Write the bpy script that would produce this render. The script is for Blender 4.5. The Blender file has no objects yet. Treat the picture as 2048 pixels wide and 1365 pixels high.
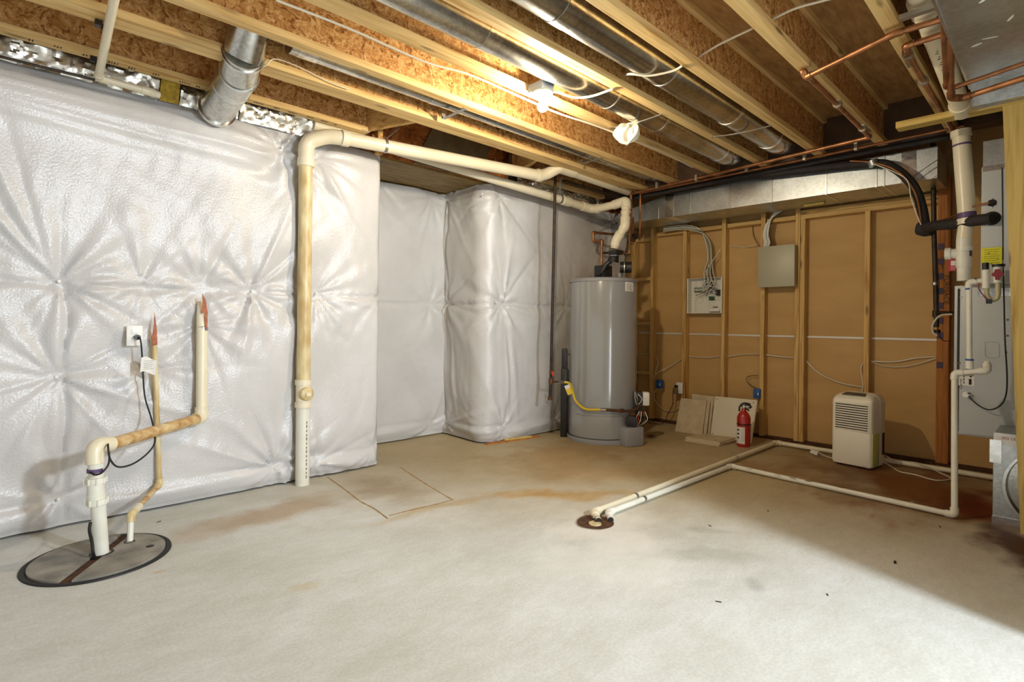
import bpy, bmesh, math, random
import numpy as np
from mathutils import Vector, Matrix, noise as mnoise

C = bpy.context.scene.collection
S = bpy.context.scene
random.seed(7)

# ------------------------------------------------------------------ camera
F_PX, CX, CY, CAM_H = 1084.0, 1024.0, 646.0, 1.1
AZ, ROLL = math.radians(45.83), 0.0111
cd = bpy.data.cameras.new('camera'); cam = bpy.data.objects.new('camera', cd); C.objects.link(cam)
cd.sensor_width = 36; cd.lens = F_PX / 2048 * 36
cd.shift_y = -(682.5 - CY) / 2048
cd.clip_start = 0.05; cd.clip_end = 60
cam.matrix_world = Matrix.Translation((0, 0, CAM_H)) @ (Matrix.Rotation(AZ - math.pi / 2, 4, 'Z') @ Matrix.Rotation(math.pi / 2, 4, 'X') @ Matrix.Rotation(ROLL, 4, 'Z'))
S.camera = cam

# ------------------------------------------------------------------ colour management, world, window light
S.view_settings.view_transform = 'Standard'; S.view_settings.look = 'None'
S.view_settings.gamma = 1.0; S.view_settings.use_curve_mapping = False
S.view_settings.exposure = 0.0
w = bpy.data.worlds.new('world'); S.world = w; w.use_nodes = True
bg = w.node_tree.nodes['Background']; bg.inputs[0].default_value = (1.0, 0.98, 0.95, 1); bg.inputs[1].default_value = 0.66

def area(name, loc, target, sx, sy, power, col):
    l = bpy.data.lights.new(name, 'AREA'); l.shape = 'RECTANGLE'; l.size = sx; l.size_y = sy
    l.energy = power; l.color = col
    o = bpy.data.objects.new(name, l); C.objects.link(o); o.location = loc
    o.rotation_euler = (Vector(target) - Vector(loc)).to_track_quat('-Z', 'Y').to_euler()
    return o
# daylight entering by the glazed door in the right-hand wall
area('door_daylight', (1.50, -2.72, 1.12), (1.50, 3.0, 1.0), 1.3, 2.0, 62, (0.86, 0.93, 1.0))
# ceiling light panel of the next room, seen past the partition edge
lp = area('next_room_light', (2.0, -1.9, 2.28), (1.2, 1.9, 0.0), 0.22, 0.22, 165, (0.78, 0.89, 1.0))
BULB_W = 67.0

# ------------------------------------------------------------------ picture-to-place helper: a measured pixel and the plane it lies on
def at(px, py, **k):
    u = (px - CX) / F_PX; v = -(py - CY) / F_PX
    c, s = math.cos(ROLL), math.sin(ROLL)
    uu, vv = c * u - s * v, s * u + c * v
    d = Vector((math.cos(AZ) + uu * math.sin(AZ), math.sin(AZ) - uu * math.cos(AZ), vv))
    a, val = list(k.items())[0]; i = 'xyz'.index(a)
    t = (val - (CAM_H if i == 2 else 0)) / d[i]
    return Vector((0, 0, CAM_H)) + d * t

# ------------------------------------------------------------------ materials
MATS = {}
def mat(name, col, rough=0.5, metal=0.0, var=None, vscale=6.0, vstretch=(1, 1, 1), bump=0.0, bscale=60.0, spec=None, emit=None, coat=0.0, detail=4.0, sub=0.0):
    m = bpy.data.materials.new(name); m.use_nodes = True
    nt = m.node_tree; b = nt.nodes['Principled BSDF']
    b.inputs['Base Color'].default_value = (*col, 1); b.inputs['Roughness'].default_value = rough
    b.inputs['Metallic'].default_value = metal
    if coat: b.inputs['Coat Weight'].default_value = coat
    if emit: b.inputs['Emission Color'].default_value = (*emit[:3], 1); b.inputs['Emission Strength'].default_value = emit[3]
    tc = nt.nodes.new('ShaderNodeTexCoord'); mp = nt.nodes.new('ShaderNodeMapping')
    oi = nt.nodes.new('ShaderNodeObjectInfo'); ad = nt.nodes.new('ShaderNodeVectorMath'); ad.operation = 'ADD'
    mu = nt.nodes.new('ShaderNodeMath'); mu.operation = 'MULTIPLY'; mu.inputs[1].default_value = 37.0
    nt.links.new(oi.outputs['Random'], mu.inputs[0])
    nt.links.new(tc.outputs['Object'], mp.inputs[0]); mp.inputs['Scale'].default_value = vstretch
    nt.links.new(mp.outputs[0], ad.inputs[0]); nt.links.new(mu.outputs[0], ad.inputs[1])
    if var:
        n = nt.nodes.new('ShaderNodeTexNoise'); n.inputs['Scale'].default_value = vscale; n.inputs['Detail'].default_value = detail
        nt.links.new(ad.outputs[0], n.inputs[0])
        r = nt.nodes.new('ShaderNodeValToRGB'); r.color_ramp.elements[0].position = 0.32; r.color_ramp.elements[1].position = 0.68
        r.color_ramp.elements[0].color = (*col, 1); r.color_ramp.elements[1].color = (*var, 1)
        nt.links.new(n.outputs[0], r.inputs[0]); nt.links.new(r.outputs[0], b.inputs['Base Color'])
    if bump:
        n2 = nt.nodes.new('ShaderNodeTexNoise'); n2.inputs['Scale'].default_value = bscale; n2.inputs['Detail'].default_value = 3
        nt.links.new(ad.outputs[0], n2.inputs[0])
        bp = nt.nodes.new('ShaderNodeBump'); bp.inputs['Strength'].default_value = bump; bp.inputs['Distance'].default_value = 0.01
        nt.links.new(n2.outputs[0], bp.inputs['Height']); nt.links.new(bp.outputs[0], b.inputs['Normal'])
    MATS[name] = m
    return m

def srgb(r, g, b):
    f = lambda c: (c / 255 / 12.92) if c / 255 <= 0.04045 else ((c / 255 + 0.055) / 1.055) ** 2.4
    return (f(r), f(g), f(b))

# lumber: fine grain drawn out along one axis, knots and pencil-thin dark lines
def wood(name, light, dark, axis=0, rough=0.6):
    m = bpy.data.materials.new(name); m.use_nodes = True; nt = m.node_tree; b = nt.nodes['Principled BSDF']
    b.inputs['Roughness'].default_value = rough; b.inputs['Specular IOR Level'].default_value = 0.25
    tc = nt.nodes.new('ShaderNodeTexCoord'); oi = nt.nodes.new('ShaderNodeObjectInfo')
    mu = nt.nodes.new('ShaderNodeMath'); mu.operation = 'MULTIPLY'; mu.inputs[1].default_value = 53.0
    nt.links.new(oi.outputs['Random'], mu.inputs[0])
    ad = nt.nodes.new('ShaderNodeVectorMath'); ad.operation = 'ADD'
    nt.links.new(tc.outputs['Object'], ad.inputs[0]); nt.links.new(mu.outputs[0], ad.inputs[1])
    def mapped(sc):
        mp = nt.nodes.new('ShaderNodeMapping'); mp.inputs['Scale'].default_value = sc
        nt.links.new(ad.outputs[0], mp.inputs[0]); return mp
    s1 = [24, 24, 24]; s1[axis] = 1.4
    n = nt.nodes.new('ShaderNodeTexNoise'); n.inputs['Scale'].default_value = 1.6; n.inputs['Detail'].default_value = 6; n.inputs['Distortion'].default_value = 0.6
    nt.links.new(mapped(s1).outputs[0], n.inputs[0])
    r = nt.nodes.new('ShaderNodeValToRGB'); e = r.color_ramp.elements
    e[0].position = 0.3; e[0].color = (*dark, 1); e[1].position = 0.62; e[1].color = (*light, 1)
    x = e.new(0.45); x.color = tuple(0.35 * d + 0.65 * l for d, l in zip(dark, light)) + (1,)
    nt.links.new(n.outputs[0], r.inputs[0])
    s2 = [9, 9, 9]; s2[axis] = 2.2
    v = nt.nodes.new('ShaderNodeTexVoronoi'); v.inputs['Scale'].default_value = 1.0
    nt.links.new(mapped(s2).outputs[0], v.inputs[0])
    kr = nt.nodes.new('ShaderNodeValToRGB'); ke = kr.color_ramp.elements
    ke[0].position = 0.06; ke[0].color = (0.25, 0.25, 0.25, 1); ke[1].position = 0.14; ke[1].color = (1, 1, 1, 1)
    nt.links.new(v.outputs['Distance'], kr.inputs[0])
    mx = nt.nodes.new('ShaderNodeMix'); mx.data_type = 'RGBA'; mx.blend_type = 'MULTIPLY'; mx.inputs[0].default_value = 0.8
    nt.links.new(r.outputs[0], mx.inputs[6]); nt.links.new(kr.outputs[0], mx.inputs[7])
    nt.links.new(mx.outputs[2], b.inputs['Base Color'])
    bp = nt.nodes.new('ShaderNodeBump'); bp.inputs['Strength'].default_value = 0.15; bp.inputs['Distance'].default_value = 0.004
    nt.links.new(n.outputs[0], bp.inputs['Height']); nt.links.new(bp.outputs[0], b.inputs['Normal'])
    MATS[name] = m; return m

# strand board: overlapping chips, each of its own tone
def strand(name, cols, scale=34.0, rot=0.0):
    m = bpy.data.materials.new(name); m.use_nodes = True; nt = m.node_tree; b = nt.nodes['Principled BSDF']
    b.inputs['Roughness'].default_value = 0.62; b.inputs['Specular IOR Level'].default_value = 0.25
    tc = nt.nodes.new('ShaderNodeTexCoord')
    nz = nt.nodes.new('ShaderNodeTexNoise'); nz.inputs['Scale'].default_value = 9; nz.inputs['Detail'].default_value = 3
    nt.links.new(tc.outputs['Object'], nz.inputs[0])
    wp = nt.nodes.new('ShaderNodeMix'); wp.data_type = 'RGBA'; wp.blend_type = 'LINEAR_LIGHT'; wp.inputs[0].default_value = 0.10
    nt.links.new(tc.outputs['Object'], wp.inputs[6]); nt.links.new(nz.outputs[1], wp.inputs[7])
    outs = []
    for k, (ry, sc) in enumerate(((0.5 + rot, (1.0, 1.0, 0.28)), (-0.9 + rot, (0.3, 1.0, 1.0)))):
        mp = nt.nodes.new('ShaderNodeMapping'); mp.inputs['Rotation'].default_value = (0, ry, 0); mp.inputs['Scale'].default_value = sc
        nt.links.new(wp.outputs[2], mp.inputs[0])
        v = nt.nodes.new('ShaderNodeTexVoronoi'); v.inputs['Scale'].default_value = scale * (1 + 0.5 * k)
        nt.links.new(mp.outputs[0], v.inputs[0])
        sp = nt.nodes.new('ShaderNodeSeparateColor'); nt.links.new(v.outputs['Color'], sp.inputs[0]); outs.append(sp.outputs[0])
    mm = nt.nodes.new('ShaderNodeMath'); mm.operation = 'ADD'; nt.links.new(outs[0], mm.inputs[0]); nt.links.new(outs[1], mm.inputs[1])
    m2 = nt.nodes.new('ShaderNodeMath'); m2.operation = 'MULTIPLY'; m2.inputs[1].default_value = 0.5; nt.links.new(mm.outputs[0], m2.inputs[0])
    r = nt.nodes.new('ShaderNodeValToRGB'); e = r.color_ramp.elements
    e[0].position = 0.12; e[0].color = (*cols[0], 1); e[1].position = 0.9; e[1].color = (*cols[-1], 1)
    for i, cc in enumerate(cols[1:-1]):
        x = e.new(0.12 + 0.78 * (i + 1) / (len(cols) - 1)); x.color = (*cc, 1)
    nt.links.new(m2.outputs[0], r.inputs[0]); nt.links.new(r.outputs[0], b.inputs['Base Color'])
    bp = nt.nodes.new('ShaderNodeBump'); bp.inputs['Strength'].default_value = 0.35; bp.inputs['Distance'].default_value = 0.004
    nt.links.new(m2.outputs[0], bp.inputs['Height']); nt.links.new(bp.outputs[0], b.inputs['Normal'])
    MATS[name] = m; return m

# galvanised sheet with spangle
def galv(name, c1, c2, rough=0.3, scale=45.0, metal=1.0, bump=0.1):
    m = mat(name, c1, rough, metal); nt = m.node_tree; b = nt.nodes['Principled BSDF']
    tc = nt.nodes.new('ShaderNodeTexCoord'); v = nt.nodes.new('ShaderNodeTexVoronoi'); v.inputs['Scale'].default_value = scale
    n = nt.nodes.new('ShaderNodeTexNoise'); n.inputs['Scale'].default_value = 5.0; n.inputs['Detail'].default_value = 5
    nt.links.new(tc.outputs['Object'], v.inputs[0]); nt.links.new(tc.outputs['Object'], n.inputs[0])
    sp = nt.nodes.new('ShaderNodeSeparateColor'); nt.links.new(v.outputs['Color'], sp.inputs[0])
    mm = nt.nodes.new('ShaderNodeMath'); mm.operation = 'MULTIPLY_ADD'; mm.inputs[1].default_value = 0.25
    nt.links.new(sp.outputs[0], mm.inputs[0]); nt.links.new(n.outputs[0], mm.inputs[2])
    r = nt.nodes.new('ShaderNodeValToRGB'); e = r.color_ramp.elements
    e[0].position = 0.42; e[0].color = (*c1, 1); e[1].position = 0.82; e[1].color = (*c2, 1)
    nt.links.new(mm.outputs[0], r.inputs[0]); nt.links.new(r.outputs[0], b.inputs['Base Color'])
    bp = nt.nodes.new('ShaderNodeBump'); bp.inputs['Strength'].default_value = bump; bp.inputs['Distance'].default_value = 0.01
    nt.links.new(n.outputs[0], bp.inputs['Height']); nt.links.new(bp.outputs[0], b.inputs['Normal'])
    return m

# slab: trowelled concrete with its own rust and water stains, laid out in floor coordinates
def concrete_floor():
    m = bpy.data.materials.new('concrete_floor'); m.use_nodes = True; nt = m.node_tree; b = nt.nodes['Principled BSDF']
    b.inputs['Roughness'].default_value = 0.55; b.inputs['Specular IOR Level'].default_value = 0.3
    L = nt.links.new
    tc = nt.nodes.new('ShaderNodeTexCoord')
    def noise(scale, detail=5, st=(1, 1, 1), dist=0.0, rot=0.0):
        mp = nt.nodes.new('ShaderNodeMapping'); mp.inputs['Scale'].default_value = st; mp.inputs['Rotation'].default_value = (0, 0, rot)
        L(tc.outputs['Object'], mp.inputs[0])
        n = nt.nodes.new('ShaderNodeTexNoise'); n.inputs['Scale'].default_value = scale; n.inputs['Detail'].default_value = detail; n.inputs['Distortion'].default_value = dist
        L(mp.outputs[0], n.inputs[0]); return n.outputs[0]
    def ramp(f, p0, c0, p1, c1):
        r = nt.nodes.new('ShaderNodeValToRGB'); r.color_ramp.elements[0].position = p0; r.color_ramp.elements[1].position = p1
        r.color_ramp.elements[0].color = c0 if len(c0) == 4 else (*c0, 1); r.color_ramp.elements[1].color = c1 if len(c1) == 4 else (*c1, 1)
        L(f, r.inputs[0]); return r.outputs[0]
    def mix(fac, a, c, mode='MIX'):
        x = nt.nodes.new('ShaderNodeMix'); x.data_type = 'RGBA'; x.blend_type = mode
        if isinstance(fac, float): x.inputs[0].default_value = fac
        else: L(fac, x.inputs[0])
        for sck, val in ((6, a), (7, c)):
            if isinstance(val, tuple): x.inputs[sck].default_value = (*val, 1)
            else: L(val, x.inputs[sck])
        return x.outputs[2]
    def math_(op, a, c=None):
        x = nt.nodes.new('ShaderNodeMath'); x.operation = op; x.use_clamp = (op in ('MULTIPLY', 'ADD', 'SUBTRACT'))
        for i, val in enumerate((a, c)):
            if val is None: continue
            if isinstance(val, (int, float)): x.inputs[i].default_value = val
            else: L(val, x.inputs[i])
        return x.outputs[0]
    K = ((0, 0, 0), (1, 1, 1))
    def blob(cx, cy, rx, ry, soft=0.5, rot=0.0, warp=0.25):
        # soft-edged patch at a place on the slab, its outline broken by noise
        mp = nt.nodes.new('ShaderNodeMapping'); mp.vector_type = 'TEXTURE'; mp.inputs['Location'].default_value = (cx, cy, 0); mp.inputs['Rotation'].default_value = (0, 0, rot); mp.inputs['Scale'].default_value = (rx, ry, 1)
        nn = nt.nodes.new('ShaderNodeTexNoise'); nn.inputs['Scale'].default_value = 4.0; nn.inputs['Detail'].default_value = 8; L(tc.outputs['Object'], nn.inputs[0])
        v = nt.nodes.new('ShaderNodeVectorMath'); v.operation = 'SUBTRACT'; L(nn.outputs[1], v.inputs[0]); v.inputs[1].default_value = (0.5, 0.5, 0.5)
        v2 = nt.nodes.new('ShaderNodeVectorMath'); v2.operation = 'SCALE'; L(v.outputs[0], v2.inputs[0]); v2.inputs['Scale'].default_value = warp * 5 * math.sqrt(rx * ry)
        v3 = nt.nodes.new('ShaderNodeVectorMath'); v3.operation = 'ADD'; L(tc.outputs['Object'], v3.inputs[0]); L(v2.outputs[0], v3.inputs[1])
        fl = nt.nodes.new('ShaderNodeVectorMath'); fl.operation = 'MULTIPLY'; L(v3.outputs[0], fl.inputs[0]); fl.inputs[1].default_value = (1, 1, 0)
        L(fl.outputs[0], mp.inputs[0])
        ln = nt.nodes.new('ShaderNodeVectorMath'); ln.operation = 'LENGTH'; L(mp.outputs[0], ln.inputs[0])
        r = nt.nodes.new('ShaderNodeMapRange'); r.interpolation_type = 'SMOOTHSTEP'; L(ln.outputs['Value'], r.inputs[0])
        r.inputs[1].default_value = 1.0; r.inputs[2].default_value = 1.0 - soft; r.inputs[3].default_value = 0; r.inputs[4].default_value = 1
        return r.outputs[0]
    base = ramp(noise(1.1, 6, (1, 1, 1), 0.3), 0.3, srgb(208, 208, 200), 0.7, srgb(227, 229, 226))
    base = mix(0.45, base, ramp(noise(3.5, 7, (1, 1.7, 1), 0.3, 0.7), 0.35, srgb(220, 217, 206), 0.68, srgb(246, 246, 244)), 'MULTIPLY')
    base = mix(0.22, base, ramp(noise(90, 4), 0.4, (0.55, 0.55, 0.55), 0.62, (1, 1, 1)), 'MULTIPLY')
    base = mix(0.17, base, ramp(noise(13, 9, (1, 2.2, 1), 0.8, 0.9), 0.42, srgb(214, 208, 194), 0.6, srgb(250, 250, 249)), 'MULTIPLY')
    # ochre wash over the far slab, with the shaded floor's brown painted in
    far = nt.nodes.new('ShaderNodeSeparateXYZ'); L(tc.outputs['Object'], far.inputs[0])
    fx = nt.nodes.new('ShaderNodeMapRange'); fx.interpolation_type = 'SMOOTHSTEP'; L(math_('ADD', math_('MULTIPLY', far.outputs[0], 0.16), math_('MULTIPLY', far.outputs[1], 0.1)), fx.inputs[0])
    fx.inputs[1].default_value = 0.45; fx.inputs[2].default_value = 0.8; fx.inputs[3].default_value = 0; fx.inputs[4].default_value = 0.9
    base = mix(fx.outputs[0], base, mix(1.0, base, srgb(222, 196, 148), 'MULTIPLY'))
    for (cx, cy, rx, ry, rot, col, am) in (
        (4.6, 0.75, 1.1, 0.75, 0.2, srgb(150, 96, 36), 0.95), (4.35, 0.42, 0.55, 0.30, 0.0, srgb(164, 84, 14), 1.0), (3.7, 0.12, 0.8, 0.2, 0.25, srgb(96, 58, 20), 1.0),
        (4.9, 1.35, 0.8, 0.5, 0.3, srgb(160, 120, 70), 0.6), (4.3, 1.55, 0.7, 0.18, 1.35, srgb(190, 135, 72), 0.5),
        (2.75, 2.2, 0.75, 0.14, -0.75, srgb(222, 182, 98), 0.6), (2.5, 2.45, 0.5, 0.1, -0.7, srgb(224, 190, 108), 0.5), (3.2, 2.4, 0.8, 0.3, -0.5, srgb(214, 178, 128), 0.35),
        (1.9, 2.6, 0.6, 0.07, -0.1, srgb(215, 178, 104), 0.5), (1.15, 3.15, 0.7, 0.22, 0.1, srgb(186, 146, 92), 0.6), (1.9, 3.15, 0.28, 0.5, 0.0, srgb(172, 142, 100), 0.5),
        (0.95, 2.2, 0.10, 0.05, 0, srgb(222, 196, 140), 0.4), (3.6, 2.9, 1.2, 0.6, 0, srgb(196, 164, 112), 0.55), (0.55, 2.75, 0.04, 0.02, 0, srgb(220, 170, 100), 0.5),
        (2.45, 1.25, 0.42, 0.10, -0.95, srgb(178, 176, 168), 0.4), (2.75, 1.35, 0.25, 0.06, -0.9, srgb(178, 176, 170), 0.35), (2.35, 0.92, 0.10, 0.05, 0.5, srgb(160, 158, 148), 0.4), (0.9, 1.1, 0.22, 0.10, 0, srgb(196, 196, 192), 0.3),
        (4.55, 3.0, 0.1, 0.06, 0, srgb(96, 74, 44), 0.9), (4.7, 2.85, 0.14, 0.07, 0.5, srgb(96, 74, 44), 0.9)):
        base = mix(math_('MULTIPLY', blob(cx, cy, rx, ry, 0.8, rot), am), base, mix(1.0, base, tuple(min(1, c * 1.25) for c in col), 'MULTIPLY'))
    # pale mineral bloom round the floor drain
    base = mix(math_('MULTIPLY', blob(2.35, 1.65, 0.75, 0.45, 0.9, 0.6), 0.55), base, srgb(232, 226, 214))
    base = mix(math_('MULTIPLY', blob(2.43, 1.83, 0.13, 0.11, 0.25, 0.6, 0.1), 0.95), base, srgb(86, 52, 22))
    # fine rusty streaks that follow the water along the stud wall
    st = ramp(noise(4, 7, (1, 2.4, 1), 0.3, 0.3), 0.5, (0, 0, 0), 0.72, (1, 1, 1))
    base = mix(math_('MULTIPLY', st, math_('MULTIPLY', blob(4.5, 0.8, 1.5, 1.1, 0.9), 0.7)), base, srgb(122, 72, 30))
    L(base, b.inputs['Base Color'])
    bp = nt.nodes.new('ShaderNodeBump'); bp.inputs['Strength'].default_value = 0.12; bp.inputs['Distance'].default_value = 0.006
    L(noise(14, 6, (1, 1.3, 1), 0.2, 0.6), bp.inputs['Height']); L(bp.outputs[0], b.inputs['Normal'])
    MATS['concrete_floor'] = m; return m

FLOORM = concrete_floor()
FLANGE = wood('flange_lumber', srgb(228, 196, 134), srgb(186, 142, 80), 0)
STUDW = wood('stud_lumber', srgb(222, 184, 116), srgb(172, 124, 62), 2)
STUDD = wood('reddish_lumber', srgb(186, 120, 58), srgb(134, 76, 30), 2)
PLATEW = wood('plate_lumber', srgb(218, 180, 114), srgb(168, 122, 62), 1)
POSTW = wood('treated_post_lumber', srgb(218, 190, 116), srgb(176, 140, 70), 2)
HEADW = wood('treated_plate_lumber', srgb(218, 190, 112), srgb(168, 132, 62), 1)
DIAGW = wood('brace_lumber', srgb(216, 176, 110), srgb(160, 114, 60), 1)
OSB = strand('web_strand_board', [srgb(132, 86, 42), srgb(176, 124, 66), srgb(194, 144, 84), srgb(206, 160, 100), srgb(222, 184, 128)], 62)
OSBD = strand('rim_strand_board', [srgb(106, 60, 26), srgb(150, 88, 38), srgb(176, 110, 56), srgb(190, 128, 72)], 26, 0.6)
PLY = mat('subfloor_plywood', srgb(150, 110, 62), 0.65, 0, srgb(186, 144, 90), 9, (1, 4, 1), 0.15, 40)
SOFFIT = mat('soffit_plywood', srgb(150, 122, 62), 0.6, 0, srgb(112, 88, 40), 7, (1, 3, 1), 0.1, 30)
GREYPLY = mat('weathered_grey_plywood', srgb(128, 112, 76), 0.65, 0, srgb(104, 90, 62), 8, (1, 3, 1), 0.1, 30)
SHEATH = mat('brown_sheathing_board', srgb(194, 154, 94), 0.7, 0, srgb(204, 165, 104), 2.2, (1, 1, 3), 0.06, 90)
BLANKET = mat('white_vinyl_blanket', srgb(198, 195, 191), 0.25, 0, srgb(208, 205, 202), 3.0, (1, 1, 1), 0.3, 95)
CONCW = mat('foundation_concrete', srgb(176, 158, 112), 0.85, 0, srgb(196, 180, 136), 12, (1, 1, 1), 0.4, 80)
DRYW = mat('pale_drywall', srgb(226, 222, 214), 0.8, 0, srgb(220, 216, 208), 3)
PVC = mat('cream_pvc', srgb(234, 224, 196), 0.32, 0, srgb(226, 214, 184), 4, (1, 1, 1))
PVCW = mat('white_pvc', srgb(232, 230, 216), 0.35, 0, srgb(222, 218, 200), 9)
PVCS = mat('rust_stained_pvc', srgb(222, 200, 150), 0.42, 0, srgb(172, 120, 58), 26, (0.6, 1, 1), 0.1, 60, detail=8)
PVCM = mat('mottled_pvc', srgb(224, 208, 162), 0.42, 0, srgb(186, 156, 98), 22, (1, 1, 0.3), 0.1, 60, detail=8)
PURPLE = mat('purple_primer', srgb(92, 70, 112), 0.5)
BLUEP = mat('blue_primer', srgb(52, 90, 140), 0.5)
COPPER = mat('copper_pipe', srgb(192, 134, 92), 0.42, 0.85, srgb(146, 100, 66), 14, (1, 1, 1))
SOLDER = mat('solder', srgb(170, 165, 150), 0.45, 0.8)
IRON = mat('black_iron_pipe', srgb(74, 64, 54), 0.5, 0.6, srgb(54, 44, 36), 18)
RUSTY = mat('rusty_iron', srgb(120, 80, 52), 0.6, 0.4, srgb(76, 48, 30), 20)
BLACK = mat('black_rubber', srgb(22, 21, 20), 0.6)
BLACKF = mat('black_foam_insulation', srgb(44, 38, 36), 0.75, 0, srgb(34, 29, 27), 20, (1, 1, 1), 0.3, 90)
BLACKP = mat('black_plastic', srgb(34, 31, 30), 0.4)
HEATER = mat('grey_enamel', srgb(156, 157, 157), 0.15, 0.1, coat=0.5)
HEATERT = mat('grey_plastic_trim', srgb(150, 150, 150), 0.4)
FURN = mat('furnace_grey_paint', srgb(188, 191, 190), 0.38, 0.0, srgb(180, 183, 182), 2)
GALV = galv('galvanised_duct', srgb(200, 201, 198), srgb(224, 225, 222), 0.28, 60)
GALVD = galv('dull_galvanised_duct', srgb(178, 182, 180), srgb(204, 208, 208), 0.38, 60)
GALVR = galv('round_galvanised_duct', srgb(172, 172, 168), srgb(212, 212, 206), 0.24, 70)
FOIL = galv('crinkled_foil', srgb(205, 203, 194), srgb(228, 227, 220), 0.36, 20, 1.0, 1.0)
FOILT = galv('foil_tape', srgb(200, 200, 196), srgb(240, 240, 238), 0.22, 60, 1.0, 0.8)
STEEL = mat('zinc_steel', srgb(190, 190, 186), 0.35, 0.9)
CHROME = mat('chrome', srgb(220, 220, 220), 0.12, 1.0)
YINS = mat('yellow_fibreglass', srgb(190, 160, 60), 0.9, 0, srgb(140, 112, 30), 40, (1, 1, 1), 0.8, 60)
WHITEP = mat('white_plastic', srgb(236, 232, 224), 0.4)
DEHUM = mat('ivory_plastic', srgb(236, 228, 208), 0.4)
TANK = mat('greenish_water_tank_plastic', srgb(196, 198, 118), 0.3)
DARKG = mat('dark_slot', srgb(40, 34, 26), 0.6)
CORDW = mat('off_white_cable', srgb(222, 212, 188), 0.5)
RED = mat('red_paint', srgb(178, 40, 28), 0.28, 0.0, coat=0.4)
REDH = mat('red_handle', srgb(214, 70, 48), 0.4)
PAPER = mat('white_label_paper', srgb(232, 228, 220), 0.6)
INK = mat('black_ink', srgb(28, 26, 26), 0.7)
YELLOW = mat('yellow_coating', srgb(226, 196, 44), 0.4)
YLAB = mat('yellow_label', srgb(226, 220, 40), 0.55)
REDL = mat('red_label', srgb(176, 44, 40), 0.5)
BLUEB = mat('blue_plastic_box', srgb(44, 92, 160), 0.45)
ELBOX = mat('grey_steel_enclosure', srgb(178, 172, 146), 0.45, 0.1)
PANELW = mat('white_steel_panel', srgb(226, 222, 206), 0.5)
GREENC = mat('green_circuit_board', srgb(48, 84, 52), 0.5)
TILE = mat('tan_board', srgb(212, 194, 160), 0.7, 0, srgb(196, 176, 140), 14)
TILEE = mat('tan_board_core', srgb(150, 134, 112), 0.9, 0, srgb(92, 80, 66), 60)
WBOARD = mat('painted_board', srgb(242, 232, 208), 0.5, 0, srgb(236, 224, 196), 4)
CLOTH = mat('ivory_cloth', srgb(238, 230, 208), 0.85, 0, srgb(226, 216, 190), 20)
LIDM = mat('grey_sump_lid', srgb(158, 152, 140), 0.7, 0, srgb(112, 108, 100), 9, (1, 1, 1), 0.15, 50, detail=8)
HOSE = mat('clear_vinyl_tube', srgb(190, 180, 140), 0.2)
MAROON = mat('maroon_plastic', srgb(140, 36, 44), 0.4)
GLASS = mat('white_lamp_glass', (1, 1, 1), 0.3, emit=(1.0, 0.80, 0.50, 1.0))
BROWNP = mat('brown_transformer', srgb(120, 100, 66), 0.5)
RUSTS = mat('torn_brown_backing', srgb(184, 116, 84), 0.8, 0, srgb(150, 84, 56), 40)
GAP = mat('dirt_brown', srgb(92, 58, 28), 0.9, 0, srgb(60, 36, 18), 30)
DUST = mat('pale_trap_cap', srgb(222, 206, 160), 0.6, 0, srgb(150, 120, 70), 60)
TRIMS = mat('silver_tape_strip', srgb(222, 216, 204), 0.4, 0.2)
GLZ = mat('door_glass', (0.9, 0.95, 1.0), 0.02); GLZ.node_tree.nodes['Principled BSDF'].inputs['Transmission Weight'].default_value = 1.0

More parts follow.
